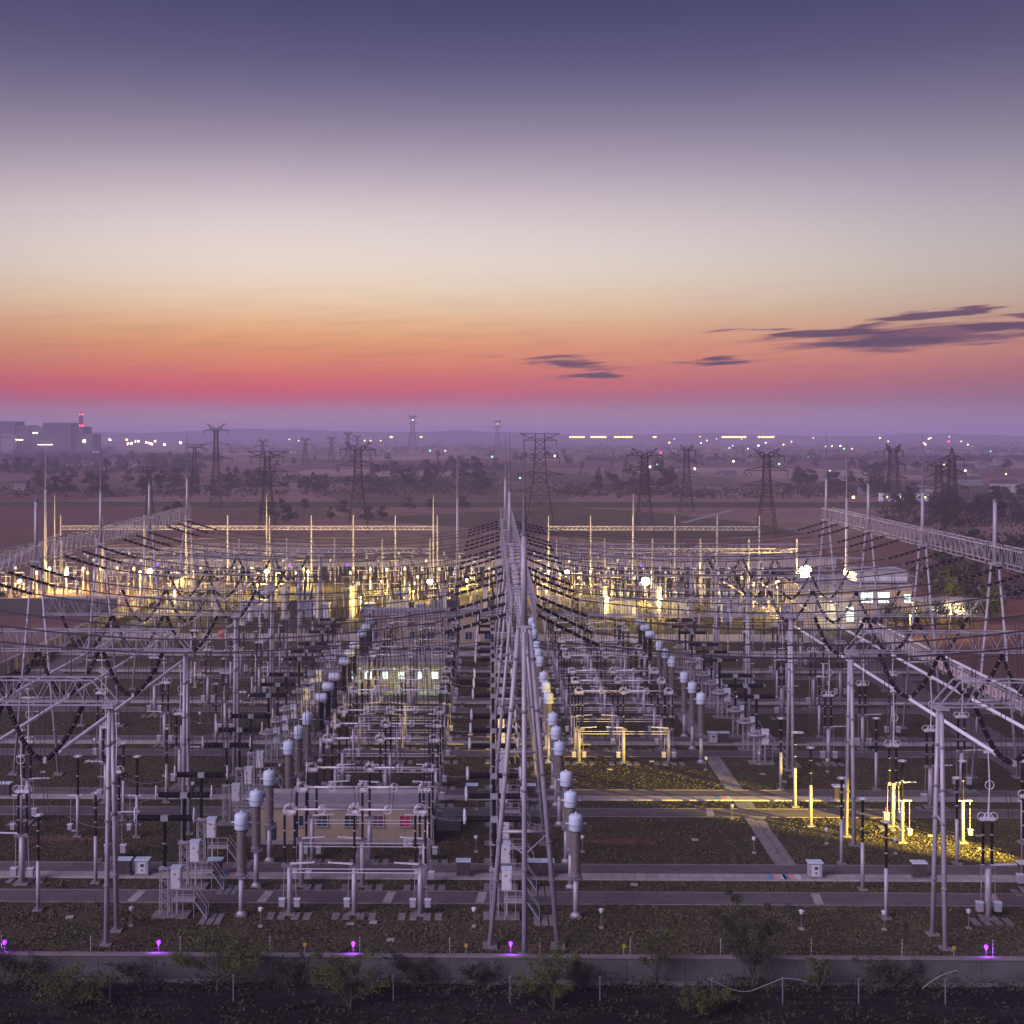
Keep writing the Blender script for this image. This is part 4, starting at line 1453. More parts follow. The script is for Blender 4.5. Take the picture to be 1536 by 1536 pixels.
for q, x in enumerate(ptx):
    pt.place((x, 293, 0), f'pale grey power transformer with drum conservator, {ORD[q]} from the left in the far row', 'transformer', 'power transformers', 0, (0.8, 0.8, 0.85))
for q, u in enumerate((330, 405, 430, 480, 531, 612, 668, 728, 905, 985)):
    fw.place((W(u, 930, 293).x, 293, 0), f'tall cream fire wall, {ORD[q]} from the left between the far power transformers', 'fire wall', 'fire walls')
def cabin():
    t = thing('switch_cabin')
    b = MB().box((0, 0, 1.9), (2.1, 2.0, 3.8)).build('casing', 'transformer_grey', t)
    MB().box((0, 0, 3.88), (2.4, 2.3, 0.2)).build('roof', 'paint_white', t)
    MB().box((0.4, -1.02, 1.7), (0.9, 0.05, 2.6)).build('door', 'paint_white', b)
    for z in (2.9, 3.3):
        MB().box((-0.5, -1.02, z), (0.7, 0.05, 0.2)).build('vent', 'steel_dark', b)
    return t
cb = Proto(cabin())
for q, u in enumerate((372, 487, 555, 632, 711, 1090, 1180)):
    cb.place((W(u, 930, 284).x, 284, 0), f'tall narrow grey switch cabin with white roof, {ORD[q]} from the left before the fire walls', 'cabin', 'switch cabins')
hy = thing('hydrant_box', tuple(W(331, 945, 262)))
hy.location.z = 0
MB().box((0, 0, 0.8), (1.2, 0.6, 1.6)).build('cabinet', 'rod_red', hy)
MB().box((0, -0.32, 1.0), (0.4, 0.04, 0.4)).build('plate', 'paint_white', hy)
tag(hy, 'red fire cabinet with a white plate on the far left road', 'fire cabinet')

# ------------------------------------------------------------------ the floodlit lower-voltage yard
def small_switch():
    t = thing('line_switch')
    for x in (-1.1, 1.1):
        MB().bar((x, 0, 0), (x, 0, 2.6), 0.16, 8).build('pole', 'firewall', t)
        MB().lathe((x, 0, 2.8), ribbed(0.12, 0.19, 0, 2.6, 0.2), 8).build('insulator', 'ct_brown', t)
    MB().box((0, 0, 2.7), (2.9, 0.4, 0.2)).build('beam', 'firewall', t)
    MB().bar((-1.2, 0, 5.45), (1.2, 0, 5.45), 0.07, 6).build('blade', 'aluminium', t)
    MB().box((1.1, -0.3, 1.1), (0.5, 0.4, 0.8)).build('drive_box', 'paint_white', t)
    return t
def small_post():
    t = thing('instrument_transformer')
    MB().bar((0, 0, 0), (0, 0, 2.6), 0.2, 8).build('pole', 'firewall', t)
    MB().lathe((0, 0, 2.6), ribbed(0.2, 0.28, 0, 2.4, 0.2), 9).build('insulator', 'ct_brown', t)
    MB().lathe((0, 0, 5.0), [(0.3, 0), (0.36, 0.1), (0.36, 0.7), (0.2, 0.95)], 9).build('head', 'cap_white', t)
    return t
ss, sp_ = Proto(small_switch()), Proto(small_post())
r = random.Random(21)
for row, y in enumerate((322, 331, 341, 364, 374, 385, 308)):
    nrow = 0
    for q in range(46):
        x = -122 + q * 4.35 + r.uniform(-.2, .2)
        if x > 75 or (q % 10) == 9:
            continue
        p = sp_ if (row + q) % 3 == 0 or row == 2 else ss
        p.place((x, y, 0), f'{"slim instrument transformer" if p is sp_ else "portal-shaped line switch"}, {ORD[nrow]} from the left in the {ORD[row]} row of the floodlit yard',
                'transformer' if p is sp_ else 'switch', 'equipment of the floodlit far yard', r.choice((0, math.pi)))
        nrow += 1
def far_post():
    t = thing('gantry_pole')
    MB().tube(((0, 0, 0), (0, 0, 14.4), (0, 0, 18.3)), [0.24, 0.2, 0.13], 8).build('pole', 'steel', t)
    MB().bar((0.0, 0, 15.2), (0, 2.6, 0.1), 0.13, 6).build('back_leg', 'steel', t)
    MB().box((0, 0, 0.1), (1, 1, 0.2)).build('foundation', 'pad', t)
    return t
fp = Proto(far_post())
fb = thing('far_girder')
truss_parts(fb, 11.0, 0.9, 0.95, 9, 0.09, 0.05)
fb_p = Proto(fb)
def disc_drop():
    t = thing('suspended_string')
    disc_string([(0, 0, 0), (0, 0, -2.6)], t, 0.16, 2, 0.2)
    return t
for gy, h0 in ((355, 14.5), (312, 12.3)):
    for nm, xs in (('left', [-115 + 11.2 * q for q in range(10)]), ('right', [15.4 + 11.2 * q for q in range(6)])):
        if gy == 312 and nm == 'left':
            xs = xs[2:]
        for q, x in enumerate(xs):
            fp.place((x, gy, 0), f'pale gantry pole, {ORD[q]} from the left in the {nm} {"rear" if gy == 355 else "front"} row, floodlit yard', 'gantry pole', 'far gantry poles', 0, (1, 1, h0 / 14.5))
            if q < len(xs) - 1:
                fb_p.place((x + 0.1, gy, h0), f'thin pale girder, {ORD[q]} from the left in the {nm} {"rear" if gy == 355 else "front"} row, floodlit yard', 'girder', 'far girders')
for q, (u, D) in enumerate(((400, 354), (650, 354), (82, 354), (950, 354))):
    x = W(u, 760, D).x
    o = MB().tube(((x, D, 0), (x, D, 18), (x, D, 24)), [0.26, 0.17, 0.05], 8).build('lightning_mast', 'steel')
    tag(o, f'tapered pale lightning mast, {ORD[q]} in the rear row of the floodlit yard', 'mast', 'lightning masts')
r = random.Random(8)
for row, (gy, z) in enumerate(((335, 9.3), (346, 11.2), (352, 12.6), (318, 10.4), (368, 10.5))):
    for nm, a, b in (('left', -118, -16), ('right', 15, 72)):
        m = MB()
        for dyy in (0, 1.6, 3.2):
            pts = [(a + (b - a) * i / 14, gy + dyy, z - 0.5 * abs(math.sin(i * 0.9))) for i in range(15)]
            m.tube(pts, 0.05, 4, False)
        tag(m.build('line_wire', 'wire'), f'three parallel line wires strung over the {nm} floodlit yard, {ORD[row]} set', 'wire', 'line wires of the far yard')

# tall lightning masts
for u, vt, D, txt in ((686, 657, 292, 'left of the central towers'), (1270, 657, 292, 'behind the right gantry'), (68, 649, 335, 'behind the left gantry')):
    p = W(u, vt, D)
    t = thing('lightning_mast', (p.x, D, 0))
    MB().tube(((0, 0, 0), (0, 0, 14), (0, 0, 26)), [0.42, 0.33, 0.24], 8).build('pole', 'steel', t, True)
    MB().tube(((0, 0, 26), (0, 0, 33), (0, 0, p.z)), [0.17, 0.11, 0.05], 6).build('lightning_rod', 'steel_dark', t)
    MB().box((0, 0, 0.1), (1.4, 1.4, 0.3)).build('foundation', 'pad', t)
    tag(t, f'tall slender lightning mast standing alone {txt}', 'mast', 'lightning masts')

# ------------------------------------------------------------------ floodlights (lit in the photograph)
def floodlight(loc, label, watts, big, head_z, face=(0, -1)):
    t = thing('floodlight', (loc[0], loc[1], 0))
    MB().bar((0, 0, 0), (0, 0, head_z), 0.1, 8).build('pole', 'steel', t)
    h = MB().lathe((0, 0, head_z + 0.35), [(0.3 * big, 0.3), (0.46 * big, 0.0), (0.46 * big, -0.05)], 14, 'Y').build('housing', 'steel_dark', t)
    MB().lathe((0, -0.02, head_z + 0.35), [(0.56 * big, -0.02), (0.56 * big, -0.12), (0.4 * big, -0.32), (0.02, -0.42)], 28, 'Y').build('lens', 'lamp_yellow' if big > 0.7 else 'lamp_yellow_soft', t)
    l = bpy.data.lights.new('flood', 'POINT')
    l.energy = watts * 3.4
    l.color = (1.0, 0.70, 0.17)
    l.shadow_soft_size = 0.5
    lo = bpy.data.objects.new('flood', l)
    COL.objects.link(lo)
    lo.parent = t
    lo.location = (0, -1.3, head_z + 0.35)
    return tag(t, label, 'floodlight', 'yellow floodlights')
FL = [(225, 857, 330, 2800, 1.0), (400, 857, 330, 3600, 1.0), (645, 873, 316, 2800, 1.1), (850, 858, 328, 3600, 1.0), (968, 872, 316, 4600, 1.7), (1208, 858, 306, 6000, 2.6), (1272, 858, 306, 4200, 1.8),
      (30, 872, 326, 2600, 0.8), (100, 860, 340, 2800, 0.8), (290, 858, 345, 3800, 0.5), (573, 872, 338, 2600, 0.5), (823, 857, 350, 1600, 0.5), (886, 857, 350, 1600, 0.5), (1166, 873, 300, 1500, 0.6), (462, 857, 345, 2400, 0.5), (700, 870, 345, 2200, 0.5)]
for q, (u, v, D, wt, big) in enumerate(FL):
    p = W(u, v, D)
    size = {True: 'dazzling', False: 'bright'}[big > 1.25] if big > 0.7 else 'small'
    rank = sorted([f[0] for f in FL]).index(u)
    floodlight((p.x, D), f'{size} yellow floodlight in the far yard, {ORD[rank]} from the left', wt, big, p.z - 0.35)
# two lamps between the fire walls that colour their flanks
for u, D, e in ((541, 288, 900), (912, 288, 800), (992, 288, 800), (620, 300, 700), (262, 300, 1400), (1425, 264, 120), (1365, 262, 250)):  # the lamp before the right-hand trees is added to brighten them
    p = W(u, 915, D)
    floodlight((p.x, D), {541: 'small yellow lamp beside the brightest fire wall left of centre', 912: 'small yellow lamp at the ninth fire wall', 992: 'small yellow lamp at the tenth fire wall',
               620: 'small yellow lamp among the central transformers', 262: 'small yellow lamp by the left boundary road', 1425: 'small yellow lamp added to light the trees by the control building', 1365: 'small yellow lamp at the control building forecourt'}[u], e, 0.35, 4.2)
# the low floodlight whose beam crosses the right lawn
t = thing('lawn_floodlight', (62.6, 112.5, 0))
MB().bar((0, 0, 0), (0, 0, 5.3), 0.07, 6).build('pole', 'steel', t)
MB().rbox((0, 0, 5.5), (0.7, 0.3, 0.5), rz=R(46)).build('housing', 'steel_dark', t)
sp = bpy.data.lights.new('lawn_beam', 'SPOT')
sp.energy = 330000
sp.color = (1.0, 0.69, 0.10)
sp.spot_size = R(23)
sp.spot_blend = 0.85
sp.shadow_soft_size = 0.15
so = bpy.data.objects.new('lawn_beam', sp)
COL.objects.link(so)
so.parent = t
so.location = (-0.4, 0.3, 5.6)
so.rotation_euler = Vector((-0.72, 0.695, -0.125)).to_track_quat('-Z', 'Y').to_euler()
tag(t, 'low yellow floodlight aimed across the right lawn from outside the frame', 'floodlight', 'yellow floodlights')
# greenish light spilling from the lit hut, and the control building lamp
def wall_lamp(loc, col, watts, mat, label):
    t = thing('wall_lamp', loc)
    MB().box((0, 0, 0), (0.5, 0.2, 0.2)).build('housing', 'steel_dark', t)
    MB().box((0, -0.12, -0.06), (0.42, 0.08, 0.12)).build('lens', mat, t)
    l = bpy.data.lights.new('wall_light', 'POINT')
    l.energy, l.color, l.shadow_soft_size = watts, col, 0.15
    lo = bpy.data.objects.new('wall_light', l)
    COL.objects.link(lo)
    lo.parent = t
    lo.location = (0, -2.2, -1.8)
    return tag(t, label, 'lamp', 'wall lamps')
for u, txt in ((540, 'left'), (592, 'middle'), (640, 'right')):
    p = W(u, 1000, 207.9)
    wall_lamp((p.x, 207.86, 3.5), (0.70, 1.0, 0.30), 70, 'window_lit', f'greenish lamp on the lit hut, the {txt} one')
wall_lamp((70, 274.8, 5.0), (0.9, 1.0, 0.75), 300, 'window_lit', 'pale lamp over the control building entrance')
wall_lamp((101, 291.8, 2.9), (1.0, 0.75, 0.3), 700, 'window_warm', 'warm lamp on the low white shed')

# ------------------------------------------------------------------ trees
def leaf_cloud(m, c, rx, ry, rz, n, size, r, shell=0.35):
    for _ in range(n):
        while True:
            x, y, z = r.uniform(-1, 1), r.uniform(-1, 1), r.uniform(-1, 1)
            q = x * x + y * y + z * z
            if q < 1 and (q > shell or r.random() < 0.25):
                break
        p = Vector((c[0] + x * rx, c[1] + y * ry, c[2] + z * rz))
        a = Vector((r.gauss(0, 1), r.gauss(0, 1), r.gauss(0, 1))).normalized()
        b = a.cross(Vector((r.gauss(0, 1), r.gauss(0, 1), r.gauss(0, 1)))).normalized()
        s = size * r.uniform(0.6, 1.3)
        m.quad(p - a * s - b * s * .5, p + a * s - b * s * .4, p + a * s * .9 + b * s * .5, p - a * s * .8 + b * s * .5)
def far_tree(seed, h, wide, leaf='leaf_far', clumps=11, per=42, size=0.42, name='tree'):
    r = random.Random(seed)
    t = thing(name)
    tr = MB().tube(((0, 0, 0), (0.05 * h * r.uniform(-1, 1), 0, h * .35), (0.08 * h * r.uniform(-1, 1), 0.03 * h, h * .75)), [h * .03, h * .022, h * .008], 6)
    for q in range(4):
        a = r.uniform(0, 6.28)
        tr.tube(((0, 0, h * (.25 + .1 * q)), (math.cos(a) * wide * .6, math.sin(a) * wide * .6, h * (.45 + .12 * q))), [h * .014, h * .005], 5)
    tr.build('trunk', 'bark', t)
    m = MB()
    for q in range(clumps):
        a = r.uniform(0, 6.28)
        zz = r.uniform(0.28, 0.88)
        d = wide * r.uniform(0.1, 0.85) * (1.15 - zz * 0.75)
        s = r.uniform(0.28, 0.5) * wide
        leaf_cloud(m, (math.cos(a) * d, math.sin(a) * d, h * zz), s, s, s * r.uniform(.6, .95), per, size * h / 8, r)
    m.build('crown', leaf, t)
    return t
ft = [Proto(far_tree(40 + q, 8.0, w)) for q, w in enumerate((3.4, 2.6, 4.2, 3.0, 1.6))]
TW = ['round', 'upright', 'broad spreading', 'loose', 'slim']
r = random.Random(77)
# clumps of trees on the plain: pixel windows (u0, u1, v0, v1, count, size range)
spots = [(0, 300, 690, 712, 34, 9, 13), (20, 520, 722, 746, 42, 6, 11), (560, 730, 704, 738, 26, 7, 14), (880, 1010, 712, 745, 22, 6, 11), (1180, 1330, 700, 752, 26, 6, 11), (1340, 1536, 742, 792, 24, 6, 9.5),
         (300, 900, 684, 705, 30, 7, 12), (900, 1536, 682, 712, 44, 6, 11), (250, 740, 765, 785, 14, 4, 7), (1400, 1536, 820, 905, 12, 5, 8)]
found = []
for (u0, u1, v0, v1, n, s0, s1) in spots:
    for _ in range(n):
        found.append((r.uniform(u0, u1), r.uniform(v0, v1), r.randrange(5), 1.35 * r.uniform(s0, s1) / 8.0))
found.sort()
seen = {}
for u, v, k, s in found:
    g = G(u, v)
    band = 'close behind the yard' if g.y < 700 else ('on the middle plain' if g.y < 1200 else 'on the far plain')
    c_ = seen[(k, band)] = seen.get((k, band), -1) + 1
    ft[k].place((g.x, g.y, -0.12), f'{TW[k]} dusky tree {band}, {ORD[c_]} from the left of its kind there', 'tree', 'scattered trees of the plain', r.uniform(0, 6.28), (s * r.uniform(.9, 1.4), s * r.uniform(.9, 1.4), s))
# the far woods and hedges that merge into one mass
def woods():
    rr = random.Random(4)
    m = MB()
    belts = [(-10, 170, 672, 681, 160), (0, 330, 684, 694, 300), (-20, 300, 700, 712, 170), (300, 1560, 672, 680, 330), (560, 760, 700, 707, 120), (880, 1560, 686, 693, 260), (1330, 1560, 752, 790, 130), (0, 560, 738, 747, 90),
             (0, 1560, 664, 669, 420), (540, 740, 724, 742, 130), (1000, 1340, 735, 748, 90), (330, 620, 715, 733, 110), (840, 1020, 730, 745, 110), (0, 1560, 690, 750, 70), (1380, 1560, 800, 900, 60)]
    for (u0, u1, v0, v1, n) in belts:
        for _ in range(n):
            g = G(rr.uniform(u0, u1), rr.uniform(v0, v1))
            k = max(1.0, g.y / 900.0)
            h = rr.uniform(2.5, 6.0) * min(2.2, 0.7 + 0.3 * k)
            leaf_cloud(m, (g.x, g.y, h * .5 - 0.2), h * rr.uniform(.8, 1.8), h * .8, h * .6, 22, 0.75 * min(2.6, k), rr)
    o = kind(m.build('woodland', 'leaf_far'), 'stuff')
    o['label'] = 'dark belts of scrub and woodland across the plain'
woods()
# trees by the control building
yt = [Proto(far_tree(90 + q, 6.0, 2.6, 'leaf_yard', 12, 46, 0.3)) for q in range(2)]
for q, (u, v, D) in enumerate(((1345, 950, 268), (1372, 952, 268), (1402, 948, 272), (1430, 950, 270), (1455, 945, 280), (1485, 940, 285), (1330, 945, 276), (1500, 925, 300), (1430, 905, 310), (1475, 890, 320))):
    p = W(u, v, D)
    yt[q % 2].place((p.x, D, 0), f'leafy green tree beyond the right boundary near the control building, {ORD[q]} planted', 'tree', 'trees near the control building', q * 1.3, (1.0 + .1 * (q % 3),) * 3)
for q, u in enumerate((6, 22, 300)):
    p = W(u, 915, 300)
    yt[q % 2].place((p.x, 300, 0), f'small dark tree at the left boundary, {ORD[q]} from the left', 'tree', 'trees at the left boundary', q, (0.8,) * 3)

# ------------------------------------------------------------------ near bushes and saplings in front of the wall
def near_tree(u, v, h, wide, n, seed, label, leaf='leaf_near', D=None, bare=0.0, zc=0.55):
    r = random.Random(seed)
    D = D or 94.0
    x = W(u, v, D).x
    t = thing('shrub' if h < 4.5 else 'tree', (x, D, -0.25))
    tr = MB()
    tips = []
    for q in range(9):
        a = r.uniform(0, 6.28)
        z0 = h * r.uniform(0.05, 0.4)
        e = Vector((math.cos(a) * wide * r.uniform(.4, .95), math.sin(a) * wide * r.uniform(.3, .7), h * r.uniform(.5, 1.0)))
        md = Vector((e.x * .45, e.y * .45, (z0 + e.z) * .55))
        tr.tube((Vector((0, 0, z0)), md, e), [0.05, 0.035, 0.012], 5)
        tips += [md, e, (md + e) / 2]
        for _ in range(3):
            e2 = e + Vector((r.uniform(-.5, .5) * wide, r.uniform(-.4, .4) * wide, r.uniform(-.1, .2) * h))
            tr.tube((md.lerp(e, r.uniform(.2, .8)), e2), [0.02, 0.008], 4)
            tips.append(e2)
    tr.tube(((0, 0, 0), (0.1, 0, h * .3), (0, 0.1, h * .75)), [0.09, 0.07, 0.02], 6)
    tr.build('trunk', 'bark', t)
    m = MB()
    per = max(4, int(n / len(tips)))
    for p in tips:
        if r.random() < bare:
            continue
        s = r.uniform(0.22, 0.42) * wide * 0.55
        leaf_cloud(m, p, s, s, s * .8, int(per * 2.0), 0.058, r, 0.0)
    m.build('crown', leaf, t)
    return tag(t, label, 'shrub' if h < 4.5 else 'tree', 'plants before the front wall')
near_tree(1130, 1480, 6.6, 2.6, 3600, 1, 'broad dusky tree before the front wall, right of the middle', 'leaf_dark', 96.3)
near_tree(985, 1480, 4.9, 1.7, 1500, 2, 'thin open sapling before the wall, left of the broad tree', 'leaf_near', 96.0, 0.3)
near_tree(325, 1500, 4.2, 3.0, 3000, 3, 'bushy willow-like shrub overlapping the front wall on the left', 'leaf_near', 95.2)
near_tree(440, 1500, 2.6, 1.5, 900, 4, 'small dark shrub right of the bushy left shrub', 'leaf_dark', 96.2)
near_tree(525, 1540, 3.6, 2.7, 2400, 5, 'olive shrub at the bottom border left of the middle', 'leaf_near', 92.4)
near_tree(830, 1540, 3.8, 2.5, 2200, 6, 'olive shrub at the bottom border right of the middle', 'leaf_near', 92.6)
near_tree(100, 1545, 3.2, 3.0, 2000, 7, 'spreading shrub at the bottom left corner', 'leaf_near', 92.0)
near_tree(25, 1480, 2.6, 2.6, 1800, 8, 'dark thicket against the wall at the left border', 'leaf_dark', 96.6)
near_tree(1228, 1480, 2.6, 0.9, 700, 9, 'small bright green shrub right of the broad tree', 'leaf_near', 95.8)
near_tree(1340, 1475, 2.2, 2.4, 1400, 10, 'low dark brush against the wall on the right', 'leaf_dark', 96.8)
near_tree(620, 1475, 2.2, 1.6, 900, 11, 'low dark brush against the wall left of the purple lamp', 'leaf_dark', 96.8)
near_tree(720, 1475, 1.9, 1.4, 800, 12, 'low brush against the wall under the purple lamp', 'leaf_dark', 96.8)
near_tree(870, 1478, 1.8, 1.5, 800, 13, 'low brush against the wall right of the tower foot', 'leaf_dark', 96.6)
near_tree(1060, 1545, 2.4, 1.8, 1300, 14, 'leafy weeds at the bottom border under the broad tree', 'leaf_near', 91.5)
near_tree(205, 1476, 1.8, 1.6, 700, 15, 'thin weeds against the wall left of the bushy shrub', 'leaf_dark', 96.7)
def weeds():
    rr = random.Random(9)
    m = MB()
    for _ in range(1300):
        x = rr.uniform(-40, 42)
        y = rr.choice((rr.uniform(95.2, 97.0), rr.uniform(88, 93.2), rr.uniform(88, 95)))
        h = rr.uniform(0.2, 0.75) * (1.7 if 95.6 < y < 97 else 1.0)
        leaf_cloud(m, (x, y, h * .4 - .2), h * rr.uniform(.8, 1.6), h * .7, h * .6, 26, 0.10, rr, 0.0)
    o = kind(m.build('undergrowth', 'leaf_dark'), 'stuff')
    o['label'] = 'low dark weeds along the dirt track'
weeds()
# fence posts of the track and two loose hoses
def track_post():
    t = thing('fence_post')
    MB().bar((0, 0, -0.4), (0, 0, 1.9), 0.045, 6).build('post', 'steel_dark', t)
    MB().box((0, 0, 1.92), (0.16, 0.16, 0.05)).build('cap', 'steel_dark', t)
    return t
tp = Proto(track_post())
for q, u in enumerate((165, 350, 590, 765, 900, 1068, 1174, 1288, 1418)):
    tp.place((W(u, 1500, 93.6).x, 93.6, 0), f'thin grey fence post beside the dirt track, {ORD[q]} from the left', 'fence post', 'fence posts of the track')
for z in (0.6, 1.2):
    wire_obj('fence_wire', [(-40, 93.6, z), (42, 93.6, z)], 0.006, f'slack fence wire along the dirt track, the {"lower" if z < 1 else "upper"} one', 'wire', 'fence wires')
def hose(pts, label):
    pp = [W(u, v, 94.2) for u, v in pts]
    o = MB().tube(pp, 0.032, 6).build('hose', 'hose', None, True)
    tag(o, label, 'hose')
def smooth(pts, n=6):
    out = []
    for i in range(len(pts) - 1):
        p0, p1, p2, p3 = pts[max(0, i - 1)], pts[i], pts[i + 1], pts[min(len(pts) - 1, i + 2)]
        for k in range(n):
            t_ = k / n
            out.append(tuple(0.5 * ((2 * b) + (-a + c) * t_ + (2 * a - 5 * b + 4 * c - d) * t_ ** 2 + (-a + 3 * b - 3 * c + d) * t_ ** 3) for a, b, c, d in zip(p0, p1, p2, p3)))
    return out + [pts[-1]]
hose(smooth([(1061, 1468), (1078, 1475), (1098, 1484), (1122, 1487), (1148, 1478), (1174, 1468), (1194, 1469), (1211, 1473)]), 'pale hose hanging in a long curve between the fence posts')
hose(smooth([(1383, 1483), (1400, 1470), (1417, 1461), (1437, 1455)]), 'pale bent pipe leaning on a fence post at the lower right')

# ------------------------------------------------------------------ pylons
def pylon(u, vt, vb, style, label, arms=3, armw=8.0, bodyw=3.2):
    g = G(u, vb)
    D = g.y
    top = W(u, vt, D).z
    t = thing('pylon', (g.x, D, -0.12))
    th = 0.17 * max(1.0, D / 800.0)
    waist = top * 0.55
    base = bodyw * 2.4
    def half(z):
        if z < waist:
            return (base + (bodyw - base) * z / waist) / 2
        return (bodyw * (1 - 0.35 * (z - waist) / (top - waist))) / 2
    m = MB()
    z = 0.0
    levels = [0.0]
    while z < top * 0.93:
        z = min(top * 0.95, z + max(1.6, half(z) * 2.0 * 0.7))
        levels.append(z)
    for a, b in zip(levels, levels[1:]):
        ha, hb = half(a), half(b)
        ca = [(-ha, -ha, a), (ha, -ha, a), (ha, ha, a), (-ha, ha, a)]
        cb_ = [(-hb, -hb, b), (hb, -hb, b), (hb, hb, b), (-hb, hb, b)]
        for q in range(4):
            m.bar(ca[q], cb_[q], th)
            m.bar(ca[q], cb_[(q + 1) % 4], th * .55)
            m.bar(ca[(q + 1) % 4], cb_[q], th * .55)
            m.bar(cb_[q], cb_[(q + 1) % 4], th * .5)
    m.build('lattice_body', 'pylon_steel', t)
    zs = [top * (0.93 - 0.17 * q) for q in range(arms)]
    for q, za in enumerate(zs):
        wdt = armw * (0.85 + 0.15 * q)
        h0 = half(za)
        a = MB()
        for s in (-1, 1):
            tip = (s * wdt, 0, za)
            for yy in (-h0, h0):
                a.bar((s * h0, yy, za), tip, th * .8)
                a.bar((s * h0, yy, za + 1.7), tip, th * .8)
            for w_ in (0.35, 0.65):
                x = s * (h0 + (wdt - h0) * w_)
                a.bar((x, 0, za), (x - s * 0.8, 0, za + 1.7 * (1 - w_)), th * .6)
        o = a.build('cross_arm', 'pylon_steel', t)
        ins = MB()
        for s in (-1, 1):
            ins.bar((s * wdt * 0.97, 0, za), (s * wdt * 0.97, 0, za - 2.6), 0.14)
        ins.build('insulator', 'pylon_steel', o)
    hn = MB()
    h0 = half(top * .95)
    zt = top * .95
    if style == 'v':
        for s in (-1, 1):
            tip = (s * armw * 0.62, 0, top + 0.8)
            for yy in (-h0, h0):
                hn.bar((s * h0 * .3, yy, zt), tip, th * .9)
                hn.bar((s * h0, yy, zt - 1.6), tip, th * .9)
            hn.bar((s * armw * 0.3, 0, zt + 0.3), (s * armw * 0.36, 0, zt - 0.5), th * .6)
    elif style == 'flat':
        for s in (-1, 1):
            tip = (s * armw * 0.98, 0, top)
            for yy in (-h0, h0):
                hn.bar((0, yy, top), tip, th)
                hn.bar((s * h0, yy, top - 2.6), tip, th)
            hn.bar((s * h0, 0, zt - 1), (s * h0, 0, top), th)
    else:
        for s in (-1, 1):
            for yy in (-h0, h0):
                hn.bar((s * h0, yy, zt - .5), (0, 0, top + 2.5), th)
    hn.build('earth_wire_peak', 'pylon_steel', t)
    return tag(t, label, 'pylon', 'lattice pylons')
P = [(537, 665, 800, 'v', 'V-topped pylon standing left of the centre behind the yard', 3, 8.6, 3.4), (401, 677, 800, 'flat', 'flat-topped pylon behind the left lightning masts', 3, 8.0, 3.0),
     (324, 637, 762, 'v', 'tall V-topped pylon on the left plain', 3, 8.0, 2.6), (810, 650, 800, 'flat', 'large flat-topped pylon just right of the central gantry', 4, 8.0, 5.2),
     (967, 674, 802, 'v', 'V-topped pylon right of the large flat-topped one', 3, 8.6, 3.2), (1030, 669, 768, 'v', 'slim V-topped pylon, farther back right of the middle', 3, 5.5, 3.0),
     (1150, 675, 802, 'v', 'wide-armed V-topped pylon left of the right gantry', 3, 8.6, 3.2), (1340, 668, 788, 'v', 'narrow pylon behind the right gantry girder', 3, 5.2, 4.0),
     (1428, 680, 806, 'peak', 'pointed pylon near the right border', 3, 5.6, 3.0), (1408, 692, 790, 'flat', 'short flat-topped pylon beside the pointed one', 3, 6.0, 3.0),
     (292, 666, 742, 'flat', 'faint pylon left of the tall V-topped one', 3, 7.0, 2.4), (619, 622, 677, 'v', 'very tall hazy river-crossing pylon at the horizon', 2, 14, 9), (746, 630, 676, 'v', 'second very tall hazy pylon at the horizon, with lamps', 2, 13, 8),
     (394, 659, 702, 'v', 'small hazy pylon, first of the distant line from the left', 2, 9, 3.6), (458, 657, 698, 'v', 'small hazy pylon, second of the distant line', 2, 9, 3.8), (497, 655, 694, 'v', 'small hazy pylon, third of the distant line', 2, 9, 4),
     (522, 648, 692, 'v', 'small hazy pylon, fourth of the distant line', 2, 9, 4), (536, 653, 688, 'v', 'small hazy pylon, fifth of the distant line', 2, 9, 4.4), (224, 700, 780, 'flat', 'low pylon head behind the left girder', 2, 4, 1.8)]
PY_ = {}
for a in P:
    PY_[a[0]] = pylon(*a)
def line(u0, v0, u1, v1, D0, D1, label):
    a, b = W(u0, v0, D0), W(u1, v1, D1)
    L = (b - a).length
    pts = [a.lerp(b, i / 16) - Vector((0, 0, 4 * L * 0.02 * (i / 16) * (1 - i / 16))) for i in range(17)]
    wire_obj('power_line', pts, 0.05, label, 'power line', 'power lines of the plain')
for q, (a, b) in enumerate((((513, 690), (324 - 22, 660)), ((560, 690), (345, 660)), ((838, 668), (1000, 662)), ((783, 650), (619, 640)), ((990, 690), (1030, 690)), ((1176, 700), (1340, 700)))):
    line(a[0], a[1], b[0], b[1], 545, 760 if q < 2 else (1500 if q in (2, 3) else 660), f'thin power line sagging between pylons of the plain, {ORD[q]} of six')

